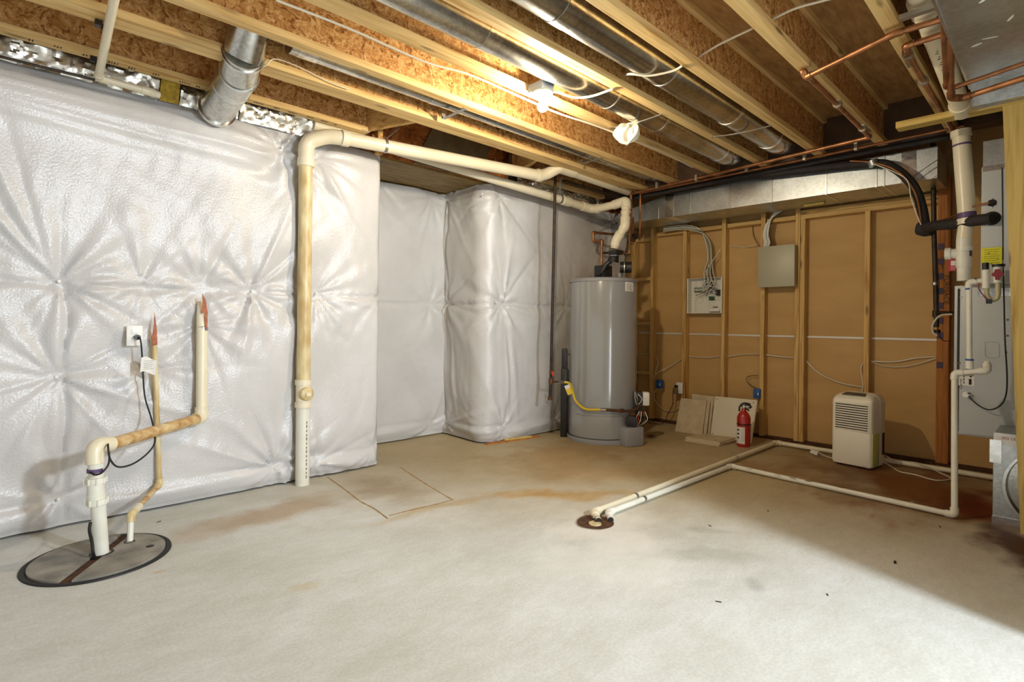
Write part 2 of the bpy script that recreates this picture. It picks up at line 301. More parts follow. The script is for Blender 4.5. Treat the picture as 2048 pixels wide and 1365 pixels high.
# ------------------------------------------------------------------ mesh collector
def frame_from(d, up=None):
    d = d.normalized(); a = Vector((0, 0, 1)) if abs(d.z) < 0.9 else Vector((1, 0, 0))
    if up is not None: a = up
    x = a.cross(d).normalized(); y = d.cross(x)
    return x, y
class B:
    def __init__(s): s.v = []; s.f = []; s.M = Matrix.Identity(4)
    def add(s, vs, fs):
        o = len(s.v); s.v += [s.M @ Vector(p) for p in vs]; s.f += [[i + o for i in f] for f in fs]; return s
    def box(s, x0, x1, y0, y1, z0, z1, bev=0.0):
        if x0 > x1: x0, x1 = x1, x0
        if y0 > y1: y0, y1 = y1, y0
        if z0 > z1: z0, z1 = z1, z0
        if not bev:
            vs = [(x, y, z) for x in (x0, x1) for y in (y0, y1) for z in (z0, z1)]
            return s.add(vs, [(0, 1, 3, 2), (4, 6, 7, 5), (0, 4, 5, 1), (2, 3, 7, 6), (0, 2, 6, 4), (1, 5, 7, 3)])
        bm = bmesh.new(); bmesh.ops.create_cube(bm, size=1.0)
        for v in bm.verts: v.co = Vector(((x0 + x1) / 2 + v.co.x * (x1 - x0), (y0 + y1) / 2 + v.co.y * (y1 - y0), (z0 + z1) / 2 + v.co.z * (z1 - z0)))
        bmesh.ops.bevel(bm, geom=bm.edges[:], offset=bev, segments=2 if bev < 0.02 else 5, affect='EDGES', profile=0.5)
        bm.verts.index_update(); s.add([v.co.copy() for v in bm.verts], [[v.index for v in f.verts] for f in bm.faces]); bm.free(); return s
    def bar(s, a, b, wd, th, up=(0, 0, 1)):
        a = Vector(a); b = Vector(b); d = (b - a).normalized(); u = Vector(up); x = d.cross(u).normalized(); y = x.cross(d)
        vs = [p + x * i * wd / 2 + y * j * th / 2 for p in (a, b) for i in (-1, 1) for j in (-1, 1)]
        return s.add(vs, [(0, 1, 3, 2), (4, 6, 7, 5), (0, 4, 5, 1), (2, 3, 7, 6), (0, 2, 6, 4), (1, 5, 7, 3)])
    def tube(s, pts, r, n=16, cap=True, flat=1.0):
        pts = [Vector(p) for p in pts]
        if len(pts) < 2: return s
        rs = r if isinstance(r, (list, tuple)) else [r] * len(pts)
        vs = []; x = None
        for i, p in enumerate(pts):
            d = (pts[min(i + 1, len(pts) - 1)] - pts[max(i - 1, 0)])
            if d.length < 1e-9: d = Vector((0, 0, 1))
            d.normalize()
            if x is None: x, y = frame_from(d)
            else:
                x = (x - d * x.dot(d)); x.normalize(); y = d.cross(x)
            for k in range(n):
                t = 2 * math.pi * k / n; vs.append(p + (x * math.cos(t) + y * math.sin(t) * flat) * rs[i])
        fs = [[i * n + k, i * n + (k + 1) % n, (i + 1) * n + (k + 1) % n, (i + 1) * n + k] for i in range(len(pts) - 1) for k in range(n)]
        if cap: fs += [list(range(n))[::-1], [(len(pts) - 1) * n + k for k in range(n)]]
        return s.add(vs, fs)
    def lathe(s, prof, c, axis=(0, 0, 1), n=40, cap=False):
        c = Vector(c); d = Vector(axis).normalized(); x, y = frame_from(d)
        vs = [c + d * h + (x * math.cos(2 * math.pi * k / n) + y * math.sin(2 * math.pi * k / n)) * r for (r, h) in prof for k in range(n)]
        fs = [[i * n + k, i * n + (k + 1) % n, (i + 1) * n + (k + 1) % n, (i + 1) * n + k] for i in range(len(prof) - 1) for k in range(n)]
        if cap: fs += [list(range(n))[::-1], [(len(prof) - 1) * n + k for k in range(n)]]
        return s.add(vs, fs)
    def prism(s, poly, off):
        # polygon (3-D points) extruded by a vector
        off = Vector(off); n = len(poly); vs = [Vector(p) for p in poly] + [Vector(p) + off for p in poly]
        return s.add(vs, [list(range(n))[::-1], [n + i for i in range(n)]] + [[i, (i + 1) % n, n + (i + 1) % n, n + i] for i in range(n)])
    def grid(s, fn, nu, nv):
        vs = [fn(i / nu, j / nv) for i in range(nu + 1) for j in range(nv + 1)]
        return s.add(vs, [[i * (nv + 1) + j, (i + 1) * (nv + 1) + j, (i + 1) * (nv + 1) + j + 1, i * (nv + 1) + j + 1] for i in range(nu) for j in range(nv)])
    def build(s, name, m, parent=None, smooth=True, origin=None, ang=38):
        me = bpy.data.meshes.new(name)
        if parent is not None: org = parent['_org'] if '_org' in parent else (0, 0, 0); org = Vector(org)
        elif origin is not None: org = Vector(origin)
        else:
            xs = [v.x for v in s.v]; ys = [v.y for v in s.v]; zs = [v.z for v in s.v]
            org = Vector(((min(xs) + max(xs)) / 2, (min(ys) + max(ys)) / 2, min(zs)))
        me.from_pydata([tuple(v - org) for v in s.v], [], s.f)
        bm = bmesh.new(); bm.from_mesh(me); bmesh.ops.recalc_face_normals(bm, faces=bm.faces[:])
        if smooth:
            for f in bm.faces: f.smooth = True
            for e in bm.edges:
                if len(e.link_faces) == 2 and e.calc_face_angle(0) > math.radians(ang): e.smooth = False
        bm.to_mesh(me); bm.free()
        me.materials.append(m); o = bpy.data.objects.new(name, me); C.objects.link(o)
        if parent is not None: o.parent = parent
        else: o.location = org
        o['_org'] = tuple(org)
        return o

def tag(o, label, cat, group=None, kind=None):
    o['label'] = label; o['category'] = cat
    if group: o['group'] = group
    if kind: o['kind'] = kind
    return o
def thing(name, label, cat, loc, group=None):
    o = bpy.data.objects.new(name, None); C.objects.link(o); o.empty_display_size = 0.05
    o.location = loc; o['_org'] = tuple(loc); tag(o, label, cat, group); return o
def struct(o):
    o['kind'] = 'structure'; return o
def dup(o, parent=None, delta=None):
    c = o.copy(); C.objects.link(c)
    if parent is not None: c.parent = parent
    if delta is not None: c.location = Vector(o.location) + Vector(delta)
    for ch in list(o.children): dup(ch, c)
    return c
def fillet(pts, r, n=7):
    pts = [Vector(p) for p in pts]; out = [pts[0]]
    for i in range(1, len(pts) - 1):
        a, b, c = pts[i - 1], pts[i], pts[i + 1]
        d1 = (a - b); d2 = (c - b); q = min(r, d1.length * 0.49, d2.length * 0.49)
        p1 = b + d1.normalized() * q; p2 = b + d2.normalized() * q
        for k in range(n + 1):
            t = k / n; out.append(p1 * (1 - t) ** 2 + b * 2 * t * (1 - t) + p2 * t * t)
    out.append(pts[-1]); return out
def smooth_path(pts, n=8):
    pts = [Vector(p) for p in pts]; P = [pts[0]] + pts + [pts[-1]]; out = []
    for i in range(1, len(P) - 2):
        for k in range(n):
            t = k / n; a, b, c, d = P[i - 1], P[i], P[i + 1], P[i + 2]
            out.append(0.5 * ((2 * b) + (c - a) * t + (2 * a - 5 * b + 4 * c - d) * t * t + (3 * b - a - 3 * c + d) * t ** 3))
    out.append(pts[-1]); return out
def cable(name, label, cat, pts, r, m, group=None, sm=True, parent=None, n=8):
    p = smooth_path(pts) if sm else pts
    o = B().tube(p, r, n).build(name, m, parent)
    if parent is None: tag(o, label, cat, group)
    return o
def pipe_run(t, pts, r, m, mf=None, fr=1.22, fit=None, elbow='elbow', pname='pipe', mats=None):
    """straight lengths and their corner fittings as parts of thing t"""
    pts = [Vector(p) for p in pts]; mf = mf or m; fit = fit or r * 2.6
    for i in range(len(pts) - 1):
        B().tube([pts[i], pts[i + 1]], r, 20).build(pname, (mats[i] if mats else m), t)
    for i in range(1, len(pts) - 1):
        a, b, c = pts[i - 1], pts[i], pts[i + 1]; d1 = (a - b); d2 = (c - b)
        q1 = min(fit, d1.length * 0.48); q2 = min(fit, d2.length * 0.48)
        pa = b + d1.normalized() * q1; pb = b + d2.normalized() * q2
        path = fillet([pa, b, pb], min(q1, q2) * 0.72, 8)
        rr = [r * fr] * len(path)
        B().tube(path, rr, 20).build(elbow, mf, t)
def ring(a, d, r, ln, m, t, name='coupling', n=20):
    a = Vector(a); d = Vector(d).normalized()
    return B().tube([a - d * ln / 2, a + d * ln / 2], r, n).build(name, m, t)
def text(t, s, pos, xdir, ydir, size, m, name='lettering', ext=0.0004):
    cu = bpy.data.curves.new(name, 'FONT'); cu.body = s; cu.size = size; cu.extrude = ext; cu.align_x = 'CENTER'; cu.align_y = 'CENTER'
    tmp = bpy.data.objects.new('tmp', cu); C.objects.link(tmp); bpy.context.view_layer.update()
    me = bpy.data.meshes.new_from_object(tmp.evaluated_get(bpy.context.evaluated_depsgraph_get())); bpy.data.objects.remove(tmp); bpy.data.curves.remove(cu)
    me.materials.clear(); me.materials.append(m)
    o = bpy.data.objects.new(name, me); C.objects.link(o)
    x = Vector(xdir).normalized(); y = Vector(ydir).normalized(); z = x.cross(y)
    M = Matrix((x, y, z)).transposed().to_4x4(); org = Vector(t['_org']) if t is not None else Vector()
    M.translation = Vector(pos) - org; o.matrix_world = M
    if t is not None: o.parent = t; o.matrix_basis = M
    return o

# ================================================================== SHELL
YW, XW, ZJ, ZS = 3.66, 5.55, 2.45, 2.752      # left wall face, sheathing face, joist underside, subfloor underside
struct(B().box(-3.2, 6.0, -3.0, 4.6, -0.12, 0).build('floor', FLOORM, origin=(0, 0, 0)))
struct(B().box(-3.2, 6.0, -3.0, 4.6, ZS, ZS + 0.02).build('ceiling', PLY, origin=(0, 0, ZS)))
lw = B()
lw.box(-3.2, 2.15, YW + 0.07, YW + 0.27, 0, 2.36); lw.box(2.02, 2.15, YW + 0.05, 4.55, 0, 2.34)
lw.box(2.15, 3.3, 4.33, 4.55, 0, 2.36); lw.box(3.30, 3.48, YW + 0.04, 4.55, 0, 2.34); lw.box(3.3, 5.62, YW + 0.02, YW + 0.24, 0, 2.36)
struct(lw.build('wall_left', CONCW, smooth=False))
struct(B().box(XW, XW + 0.08, -3.0, 4.0, 0, 2.75).build('wall_back', SHEATH, smooth=False))
rw = B(); rw.box(-3.2, 0.8, -2.95, -2.8, 0, 2.75); rw.box(2.2, 6.0, -2.95, -2.8, 0, 2.75); rw.box(0.8, 2.2, -2.95, -2.8, 2.2, 2.75)
struct(rw.build('wall_right', DRYW, smooth=False))
d = struct(B().box(0.8, 0.87, -2.92, -2.84, 0, 2.2).box(2.13, 2.2, -2.92, -2.84, 0, 2.2).box(0.87, 2.13, -2.92, -2.84, 2.12, 2.2).box(0.87, 2.13, -2.92, -2.84, 0.0, 0.08).build('door_1', WHITEP, smooth=False))
g = B().box(0.87, 2.13, -2.89, -2.88, 0.08, 2.12).build('door_glass', GLZ, d, smooth=False)
# partition whose near edge throws the diagonal shadow over the floor
struct(B().box(2.50, 2.62, -2.8, -0.42, 0, 2.75).build('wall_partition', DRYW, smooth=False))
# rim boards and ends above the walls
struct(B().box(-3.2, 2.1, YW + 0.10, YW + 0.13, 2.36, ZS).build('trim_1', OSBD, smooth=False))
struct(B().box(3.45, 5.6, YW + 0.10, YW + 0.13, 2.36, ZS).build('trim_2', OSBD, smooth=False))

# ================================================================== INSULATION BLANKETS
def make_blanket(name, label, path, z0, z1, nails, seams_z, seams_s, step=0.014, tilt=0.0, amp=1.0, extra=None, seed=0, bottom_wave=0.0, pillow=0.035):
    """quilted vinyl sheet along a plan polyline; puckers radiate from every nail"""
    pts = [Vector(p) for p in path]; L = [0.0]
    for a, b in zip(pts, pts[1:]): L.append(L[-1] + (b - a).length)
    tot = L[-1]; nu = int(tot / step); nv = int((z1 - z0) / step)
    s = np.linspace(0, tot, nu + 1); z = np.linspace(0, 1, nv + 1)
    px = np.interp(s, L, [p.x for p in pts]); py = np.interp(s, L, [p.y for p in pts])
    tx = np.gradient(px); ty = np.gradient(py)
    k = 5; ker = np.ones(k) / k
    tx = np.convolve(np.pad(tx, k // 2, mode='edge'), ker, 'valid'); ty = np.convolve(np.pad(ty, k // 2, mode='edge'), ker, 'valid')
    ln = np.hypot(tx, ty); nx, ny = ty / ln, -tx / ln       # normal pointing into the room
    SS, ZZ = np.meshgrid(s, z, indexing='ij'); ZZ = z0 + ZZ * (z1 - z0)
    rng = np.random.RandomState(seed)
    h = np.full(SS.shape, pillow)
    # nearest-nail dimples
    dmin = np.full(SS.shape, 9.0)
    for (ns, nz, st) in nails:
        d = np.hypot(SS - ns, ZZ - nz); dmin = np.minimum(dmin, d)
        h -= pillow * 0.95 * np.exp(-(d / 0.10) ** 1.3) * min(1.0, st + 0.3)
        th = np.arctan2(ZZ - nz, SS - ns)
        g = (d / (d + 0.05)) * np.exp(-d / 0.26) * st
        pl = np.zeros(SS.shape)
        for q in range(5):
            fr = rng.randint(5, 17); ph = rng.rand() * 6.28; pl += np.sin(fr * th + ph + 0.9 * np.sin(2 * th + ph)) / (0.6 + fr * 0.07)
        h += 0.0135 * amp * g * np.abs(pl) ** 0.9 * np.sign(pl)
        # a few long creases
        for q in range(int(5 * st + 1)):
            a = rng.rand() * 6.28; lng = 0.25 + rng.rand() * 0.5
            u = (SS - ns) * math.cos(a) + (ZZ - nz) * math.sin(a); v = -(SS - ns) * math.sin(a) + (ZZ - nz) * math.cos(a)
            wdt = 0.006 + 0.035 * np.clip(u, 0, 1)
            h += 0.015 * amp * st * np.exp(-(v / wdt) ** 2) * (u > 0) * np.exp(-(np.clip(u, 0, 9) / lng) ** 2) * (1 if q % 2 else -0.8)
    for sz in seams_z:
        wv = sz + 0.006 * np.sin(SS * 9) ; h -= 0.018 * np.exp(-((ZZ - wv) / 0.016) ** 2)
        h += 0.005 * np.exp(-((ZZ - wv - 0.02) / 0.012) ** 2) * np.sin(SS * 60 + 3 * np.sin(SS * 11)) * amp
    for (sx, za, zb) in seams_s:
        mask = (ZZ > za) & (ZZ < zb)
        h -= 0.02 * np.exp(-((SS - sx - 0.006 * np.sin(ZZ * 13)) / 0.014) ** 2) * mask
    # broad billow and fine wrinkles
    for q in range(14):
        a = rng.rand() * 6.28; f = 3 + rng.rand() * 10; h += 0.0030 * amp * np.sin(f * (SS * math.cos(a) + ZZ * math.sin(a)) + rng.rand() * 6.28)
    for q in range(10):
        a = rng.rand() * 6.28; f = 25 + rng.rand() * 55; m = np.sin(SS * (2 + rng.rand() * 3) + rng.rand() * 6) * np.sin(ZZ * (2 + rng.rand() * 3) + rng.rand() * 6)
        h += 0.0011 * amp * np.sin(f * (SS * math.cos(a) + ZZ * math.sin(a)) + 3 * m) * np.clip(m, 0, 1)
    if extra is not None: h = extra(SS, ZZ, h)
    # tucked-in hem at the floor
    h -= 0.03 * np.exp(-((ZZ - z0) / 0.03) ** 2)
    h += 0.02 * np.exp(-((ZZ - z0 - 0.09) / 0.03) ** 2) * (0.7 + 0.3 * np.sin(SS * 7 + seed))
    h -= 0.012 * np.exp(-((ZZ - z0 - 0.14) / 0.016) ** 2) * (0.5 + 0.5 * np.sin(SS * 5 + seed))
    h += tilt * (ZZ - z0)
    h = np.maximum(h, 0.001)
    zb = ZZ + bottom_wave * np.sin(SS * 6 + seed) * np.exp(-((ZZ - z0) / 0.1) ** 2) 
    X = px[:, None] + nx[:, None] * h; Y = py[:, None] + ny[:, None] * h
    vs = np.stack([X, Y, zb], -1).reshape(-1, 3)
    b = B(); W = nv + 1
    b.v = [Vector(p) for p in vs.tolist()]
    b.f = [[i * W + j, (i + 1) * W + j, (i + 1) * W + j + 1, i * W + j + 1] for i in range(nu) for j in range(nv)]
    # thickness: turn the rim back to the wall
    def rim(idx):
        o = len(b.v)
        for q in idx:
            i = q // W; b.v.append(Vector((px[i] - nx[i] * 0.06, py[i] - ny[i] * 0.06, b.v[q].z)))
        b.f.extend([[idx[q], idx[q + 1], o + q + 1, o + q] for q in range(len(idx) - 1)])
    rim([i * W + nv for i in range(nu + 1)]); rim([j for j in range(nv + 1)]); rim([nu * W + j for j in range(nv + 1)])
    o = b.build(name, BLANKET, None, True, ang=75)
    tag(o, label, 'insulation')
    return o
X0 = -0.9
def nl(px, py, st=1.0, y=YW - 0.03): p = at(px, py, y=y); return (p.x - X0, p.z, st)
nailsL = [nl(118, 563), nl(113, 755), nl(117, 1000, .7), nl(288, 567, .6), nl(505, 582), nl(633, 587, .8), nl(565, 295, 1.2), nl(633, 310, 1.1), nl(553, 937), nl(632, 930, .7), nl(404, 575, .8), nl(405, 650, .5), nl(305, 740, .5),
          (0.1, 2.25, 1.0), (0.2, 1.29, 1.0), (0.2, 0.15, .7), (2.15 - X0 - 0.03, 1.27, 0.3), (2.15 - X0 - 0.05, 0.14, .4), (0.55, 2.27, .7)]
def exL(SS, ZZ, h):
    X = SS + X0
    # long drapes hanging off the wall-top at the far left, sweeping down to the nail row
    for k in range(7):
        x0 = -0.75 + k * 0.13; zc = 2.33 - k * 0.02; xe, ze = 0.27, 1.30
        t = np.clip((ZZ - ze) / (zc - ze), 0, 1); xc = xe + (x0 - xe) * t ** 0.8
        h += 0.016 * np.exp(-((X - xc) / (0.010 + 0.022 * t)) ** 2) * np.sin(np.pi * np.clip(t * 1.02, 0, 1)) * (1 if k % 2 else -0.7)
    # shallow folds running along the top towards the elbow pipe
    for k in range(5):
        zc = 2.30 - 0.05 * k - 0.03 * (X - 0.2) * (k - 1)
        h += 0.012 * np.exp(-((ZZ - zc) / 0.014) ** 2) * (0.6 + 0.4 * np.sin(X * 3 + k * 2)) * (X < 1.35)
    # bulge over the ledge
    h += 0.05 * np.exp(-((ZZ - 2.2) / 0.12) ** 2) * (X < 1.6) * np.clip((1.6 - X) / 0.5, 0, 1)
    h -= 0.05 * np.clip((ZZ - 2.28) / 0.09, 0, 1)
    # pulled round the outer corner beside the recess
    h -= 0.05 * np.clip((X - 2.10) / 0.05, 0, 1) ** 2
    return h
make_blanket('insulation_blanket', 'large white vinyl insulation blanket pinned along the left wall behind the sump pipes', [(X0, YW + 0.02, 0), (2.15, YW + 0.02, 0)], 0.012, 2.375, nailsL, [1.275], [(at(128, 800, y=YW).x - X0, 0.0, 1.27), (at(590, 800, y=YW).x - X0, 0.0, 2.3)], extra=exL, seed=3, pillow=0.05)
make_blanket('insulation_blanket', 'white vinyl insulation blanket on the rear wall of the recess', [(2.1, 4.30, 0), (3.29, 4.30, 0)], 0.012, 2.35, [(2.05 - 1.08, 1.26, .8), (0.97, 2.30, .8), (0.98, 0.1, .7), (0.1, 2.31, .5), (0.05, 1.27, .4), (0.4, 2.36, .6)], [1.265], [], seed=5, step=0.018, amp=0.8)
# outer corner of the recess: one sheet round the return and on past the water heater
cpath = [(3.245, 4.32), (3.235, 4.0), (3.22, 3.80)] + [(3.22 + 0.11 * (1 - math.cos(t)), 3.80 - 0.13 * math.sin(t)) for t in [k * math.pi / 2 / 8 for k in range(1, 9)]] + [(3.6, 3.655), (4.5, 3.65), (5.35, 3.65)]
cp3 = [(x, y, 0) for x, y in cpath]
Lc = [0.0]
for a, b_ in zip(cp3, cp3[1:]): Lc.append(Lc[-1] + (Vector(b_) - Vector(a)).length)
def sx(x): return float(np.interp(x, [p[0] for p in cp3[10:]], Lc[10:]))
nailsR = [(0.08, 1.28, 1.1), (0.08, 2.28, 1.0), (0.08, 0.11, .9), (sx(3.42), 1.28, 1.2), (sx(3.37), 2.27, .9), (sx(3.42), 0.10, 1.0), (sx(4.3), 1.27, .5), (sx(5.1), 2.28, 1.6), (sx(4.85), 1.27, .8), (sx(3.32), 1.27, .3), (sx(4.1), 0.1, .4)]
def exR(SS, ZZ, h):
    a = Lc[3]; bb = Lc[10]
    # taut corner band
    k = np.exp(-((SS - (a + bb) / 2) / 0.09) ** 4); h = h * (1 - 0.5 * k) + 0.018 * k
    h -= 0.03 * np.clip((ZZ - 2.25) / 0.1, 0, 1)
    # vertical drapes under the mid seam
    for q, (x, wd) in enumerate(((sx(3.55), .02), (sx(3.62), .03), (0.2, .02), (0.26, .02), (0.34, .025), (sx(3.5), .015))):
        t = np.clip((1.27 - ZZ) / 1.1, 0, 1); xc = (0.08 if x < 0.5 else sx(3.42)) + (x - (0.08 if x < 0.5 else sx(3.42))) * t ** 0.6
        h += 0.013 * np.exp(-((SS - xc) / wd) ** 2) * (ZZ < 1.27) * np.sin(np.pi * np.clip(t * 0.95 + 0.02, 0, 1)) * (1 if q % 2 else -0.7)
    for q in range(9):       # fan converging to the corner above the heater
        ang = math.radians(200 + q * 9); u = (SS - sx(5.1)) * math.cos(ang) + (ZZ - 2.28) * math.sin(ang); v = -(SS - sx(5.1)) * math.sin(ang) + (ZZ - 2.28) * math.cos(ang)
        h += 0.012 * np.exp(-(v / (0.004 + 0.03 * np.clip(u, 0, 1))) ** 2) * (u > 0) * np.exp(-(np.clip(u, 0, 9) / 0.55) ** 2)
    return h
make_blanket('insulation_blanket', 'white vinyl insulation blanket wrapping the outside corner of the recess behind the water heater', cp3, 0.012, 2.36, nailsR, [1.27], [(0.10, 1.3, 2.3)], extra=exR, seed=11, step=0.016)
# washers of the nails
def washer(p, nrm, label):
    o = B().lathe([(0.0, 0.003), (0.005, 0.003), (0.008, 0.001), (0.008, -0.004)], p, nrm, 12).build('insulation_nail', WHITEP)
    tag(o, label, 'nail', 'insulation nails holding the white blankets'); return o
for px, py, l_ in [(118, 563, 'on the seam at the far left'), (113, 755, 'at the far left, below the seam'), (117, 1000, 'low at the far left near the floor'), (505, 582, 'on the seam left of the tall cream pipe'), (633, 587, 'on the seam right of the tall cream pipe'), (565, 295, 'high up just left of the cream pipe bend'), (633, 310, 'high up just right of the cream pipe bend'), (553, 937, 'low left of the tall cream pipe'), (632, 930, 'low right of the tall cream pipe')]:
    washer(at(px, py, y=YW - 0.006), (0, -1, 0), 'small nail washer in a blanket pucker ' + l_)
for px, py, l_ in [(992, 605, 'at mid height beside the rounded corner'), (965, 388, 'at the top of the rounded corner'), (992, 870, 'at the foot of the rounded corner')]:
    washer(at(px, py, y=YW - 0.018), (0, -1, 0), 'small nail washer in a blanket pucker ' + l_)

# crinkled foil-faced batts above the left blanket
def foil_strip(label, x0, x1, seed, m=FOIL, y0=YW + 0.03, y1=YW + 0.04, z0=2.355, z1=2.62, name='foil_insulation'):
    def fn(u, v):
        x = x0 + (x1 - x0) * u; z = z0 + (z1 - z0) * v
        n = mnoise.noise(Vector((x * 6 + seed, z * 9, 0))) * 0.030 + abs(mnoise.noise(Vector((x * 17, z * 26, seed)))) * 0.022 + mnoise.noise(Vector((x * 50, z * 60, seed))) * 0.006
        return (x, y0 - 0.05 + (y1 - y0) * v + n - 0.035 * math.sin(math.pi * v), z)
    b = B().grid(fn, int((x1 - x0) / 0.012), 24)
    b.box(x0, x1, y1 + 0.03, y1 + 0.05, z0 + 0.01, z1)
    return tag(b.build(name, m, ang=25), label, 'insulation')
foil_strip('crinkled silver foil batt above the left wall by the thin cream pipe', X0, 0.70, 1)
foil_strip('yellow fibreglass showing in the gap between two silver foil batts', 0.705, 0.80, 2, YINS, name='fibreglass_insulation')
foil_strip('crinkled silver foil batt between the yellow fibreglass gap and the steel elbow', 0.805, 1.12, 3)
foil_strip('crinkled silver foil batt between the steel elbow and the tall cream pipe', 1.13, 1.78, 4)
foil_strip('dark crinkled foil batt above the wall behind the iron gas pipe', 3.55, 4.9, 6, FOIL, z0=2.37, z1=2.56)

# ================================================================== JOISTS
def joist(y, x0, x1, label, ref=None):
    t = thing('floor_joist', label, 'joist', (x0, y, ZJ), 'wooden floor joists under the subfloor')
    B().box(x0, x1, y - 0.032, y + 0.032, ZJ, ZJ + 0.038, 0.002).build('bottom_flange', FLANGE, t, smooth=False)
    B().box(x0, x1, y - 0.032, y + 0.032, ZS - 0.038, ZS - 0.001, 0.002).build('top_flange', FLANGE, t, smooth=False)
    B().box(x0, x1, y - 0.006, y + 0.006, ZJ + 0.034, ZS - 0.034).build('web', OSB, t, smooth=False)
    return t
XJ = 4.78
JY = {'C': 3.535, 'B1': 3.075, 'B2': 3.009, 'A': 2.655, 'D': 2.232, 'E': 1.812, 'F': 1.388, 'G': 0.982, 'H': 0.572, 'I': 0.166, 'J': -0.24, 'K': -0.646, 'L': -1.052}
joist(JY['C'], -2.6, 1.95, 'short joist with printed marks right beside the left wall, under which the foil shows')
jc = [o for o in C.objects if o.name == 'bottom_flange'][0]
rj = random.Random(5)
for k in range(16):
    xk = 0.12 + k * 0.105 + 0.03 * rj.random(); yk = JY['C'] - 0.02 + 0.01 * rj.random(); n_ = rj.randint(2, 5)
    bb_ = B()
    for q in range(n_): bb_.box(xk + q * 0.012, xk + q * 0.012 + 0.006, yk, yk + 0.014 + 0.012 * rj.random(), ZJ - 0.0006, ZJ + 0.0004)
    jc['_org'] = (-2.6, JY['C'], ZJ); bb_.build('ink_stamp', MATS['black_ink'], jc, smooth=False)
joist(JY['C'], 3.42, XJ, 'short joist beyond the recess, above the iron gas pipe')
joist(JY['B1'], -2.6, XJ, 'outer joist of the doubled pair crossed by the steel elbow, wall side')
joist(JY['B2'], -2.6, XJ, 'inner joist of the doubled pair crossed by the steel elbow, room side')
joist(JY['A'], -2.6, XJ, 'joist between the doubled pair and the white-cable joist, small round duct behind it')
joist(JY['D'], -2.6, XJ, 'joist that carries the lit bulb and the thin cable on its side')
joist(JY['E'], -2.6, XJ, 'joist just right of the bright round duct beside the bulb')
joist(JY['F'], -2.6, XJ, 'joist just right of the second, darker round duct')
joist(JY['G'], -2.6, XJ, 'knotty joist with the thin copper pipe along its underside')
joist(JY['H'], -2.6, XJ, 'joist with the clip where the copper branch crosses, near the big steel trunk')
for k, n_ in (('I', 'joist hidden mostly above the big steel trunk'),): joist(JY[k], -2.6, XJ, n_)
# end blocking / beam where the joists land
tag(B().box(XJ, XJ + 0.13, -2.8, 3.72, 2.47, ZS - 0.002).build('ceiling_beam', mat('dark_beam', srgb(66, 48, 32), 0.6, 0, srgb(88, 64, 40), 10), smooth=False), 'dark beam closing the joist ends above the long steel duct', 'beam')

# recess: soffit panel, angled trimmers, rim pieces
tag(B().box(2.02, 3.45, 3.72, 4.5, 2.363, 2.38).build('soffit_panel', SOFFIT, smooth=False), 'mildewed yellow-brown plywood panel over the recess', 'panel')
tag(B().box(2.0, 2.85, 3.70, 3.72, 2.378, ZS - 0.002).build('rim_board', OSBD, smooth=False), 'orange strand board above the recess, nearest the tall cream pipe', 'board')
tag(B().prism([(2.66, 3.675, ZS - 0.003), (3.32, 3.675, ZS - 0.003), (3.10, 3.675, 2.378), (2.46, 3.675, 2.378)], (0, 0.02, 0)).build('plywood_patch', GREYPLY, smooth=False), 'grey weathered plywood patch slanting above the recess', 'board')
tag(B().box(2.85, 3.45, 3.70, 3.72, 2.378, ZS - 0.002).build('rim_board', OSBD, smooth=False), 'reddish strand board above the recess, nearest the iron gas pipe', 'board')
def brace(label, a, b, hang):
    t = thing('angled_brace', label, 'lumber', a)
    B().bar(a, b, 0.038, 0.23, (0, 0, 1)).build('plank', DIAGW, t, smooth=False)
    h = B(); h.box(hang[0] - 0.03, hang[0] + 0.03, hang[1] - 0.045, hang[1] + 0.045, 2.452, 2.455); h.box(hang[0] - 0.03, hang[0] + 0.03, hang[1] + 0.042, hang[1] + 0.045, 2.453, 2.64)
    h.build('joist_hanger', STEEL, t, smooth=False)
brace('angled plank from the wall corner up to the doubled joist beside the tall cream pipe', (1.95, 3.60, 2.59), (2.12, 3.125, 2.59), (1.93, 3.535))
brace('angled plank behind the far end of the upper cream pipe', (3.50, 3.58, 2.59), (3.32, 3.125, 2.59), (3.45, 3.535))
tag(B().box(2.06, 2.10, 3.555, 3.60, 2.335, 2.60).build('strap_block', DIAGW, smooth=False), 'short upright wooden block the pipe strap is nailed to', 'block')

# ================================================================== BACK STUD WALL
def stud(p0, label, z1=2.14, wd=0.040, m=STUDW, xf=5.46):
    y = at(p0, 683, x=xf).y
    o = B().box(xf, XW - 0.001, y - wd, y, 0.0 if z1 > 1 else 0, z1, 0.002).build('wall_stud', m, smooth=False)
    return tag(o, label, 'stud', 'studs of the brown back wall'), y
stud(1299, 'stud on the back wall carrying the blue junction box beside the water heater', 2.3)
stud(1364, 'stud on the back wall just left of the open wiring panel', 2.3)
stud(1441.5, 'stud on the back wall just right of the open wiring panel', 2.3)
stud(1519.5, 'stud behind the closed grey electrical enclosure', 2.3)
stud(1588.5, 'left stud of the doubled pair right of the grey enclosure', 2.3)
stud(1598.5, 'right stud of the doubled pair right of the grey enclosure', 2.10)
stud(1727, 'lone stud standing right behind the dehumidifier', 2.10)
sd7 = stud(1873, 'reddish stud striped with purple tape left of the furnace', 2.3, m=STUDD)
sd8 = stud(1885.5, 'reddish stud with handwriting left of the furnace', 2.3, m=STUDD)
stud(1263, 'stud behind the water heater next to the white blanket', 2.14)
for k_, y_ in enumerate((0.33, -0.1)):
    tag(B().box(5.46, XW - 0.001, y_ - 0.04, y_, 0, 2.3, 0.002).build('wall_stud', STUDD, smooth=False), ('dark stud seen under the furnace cabinet', 'dark stud behind the furnace')[k_], 'stud', 'studs of the brown back wall')
yS = lambda p: at(p, 683, x=5.46).y
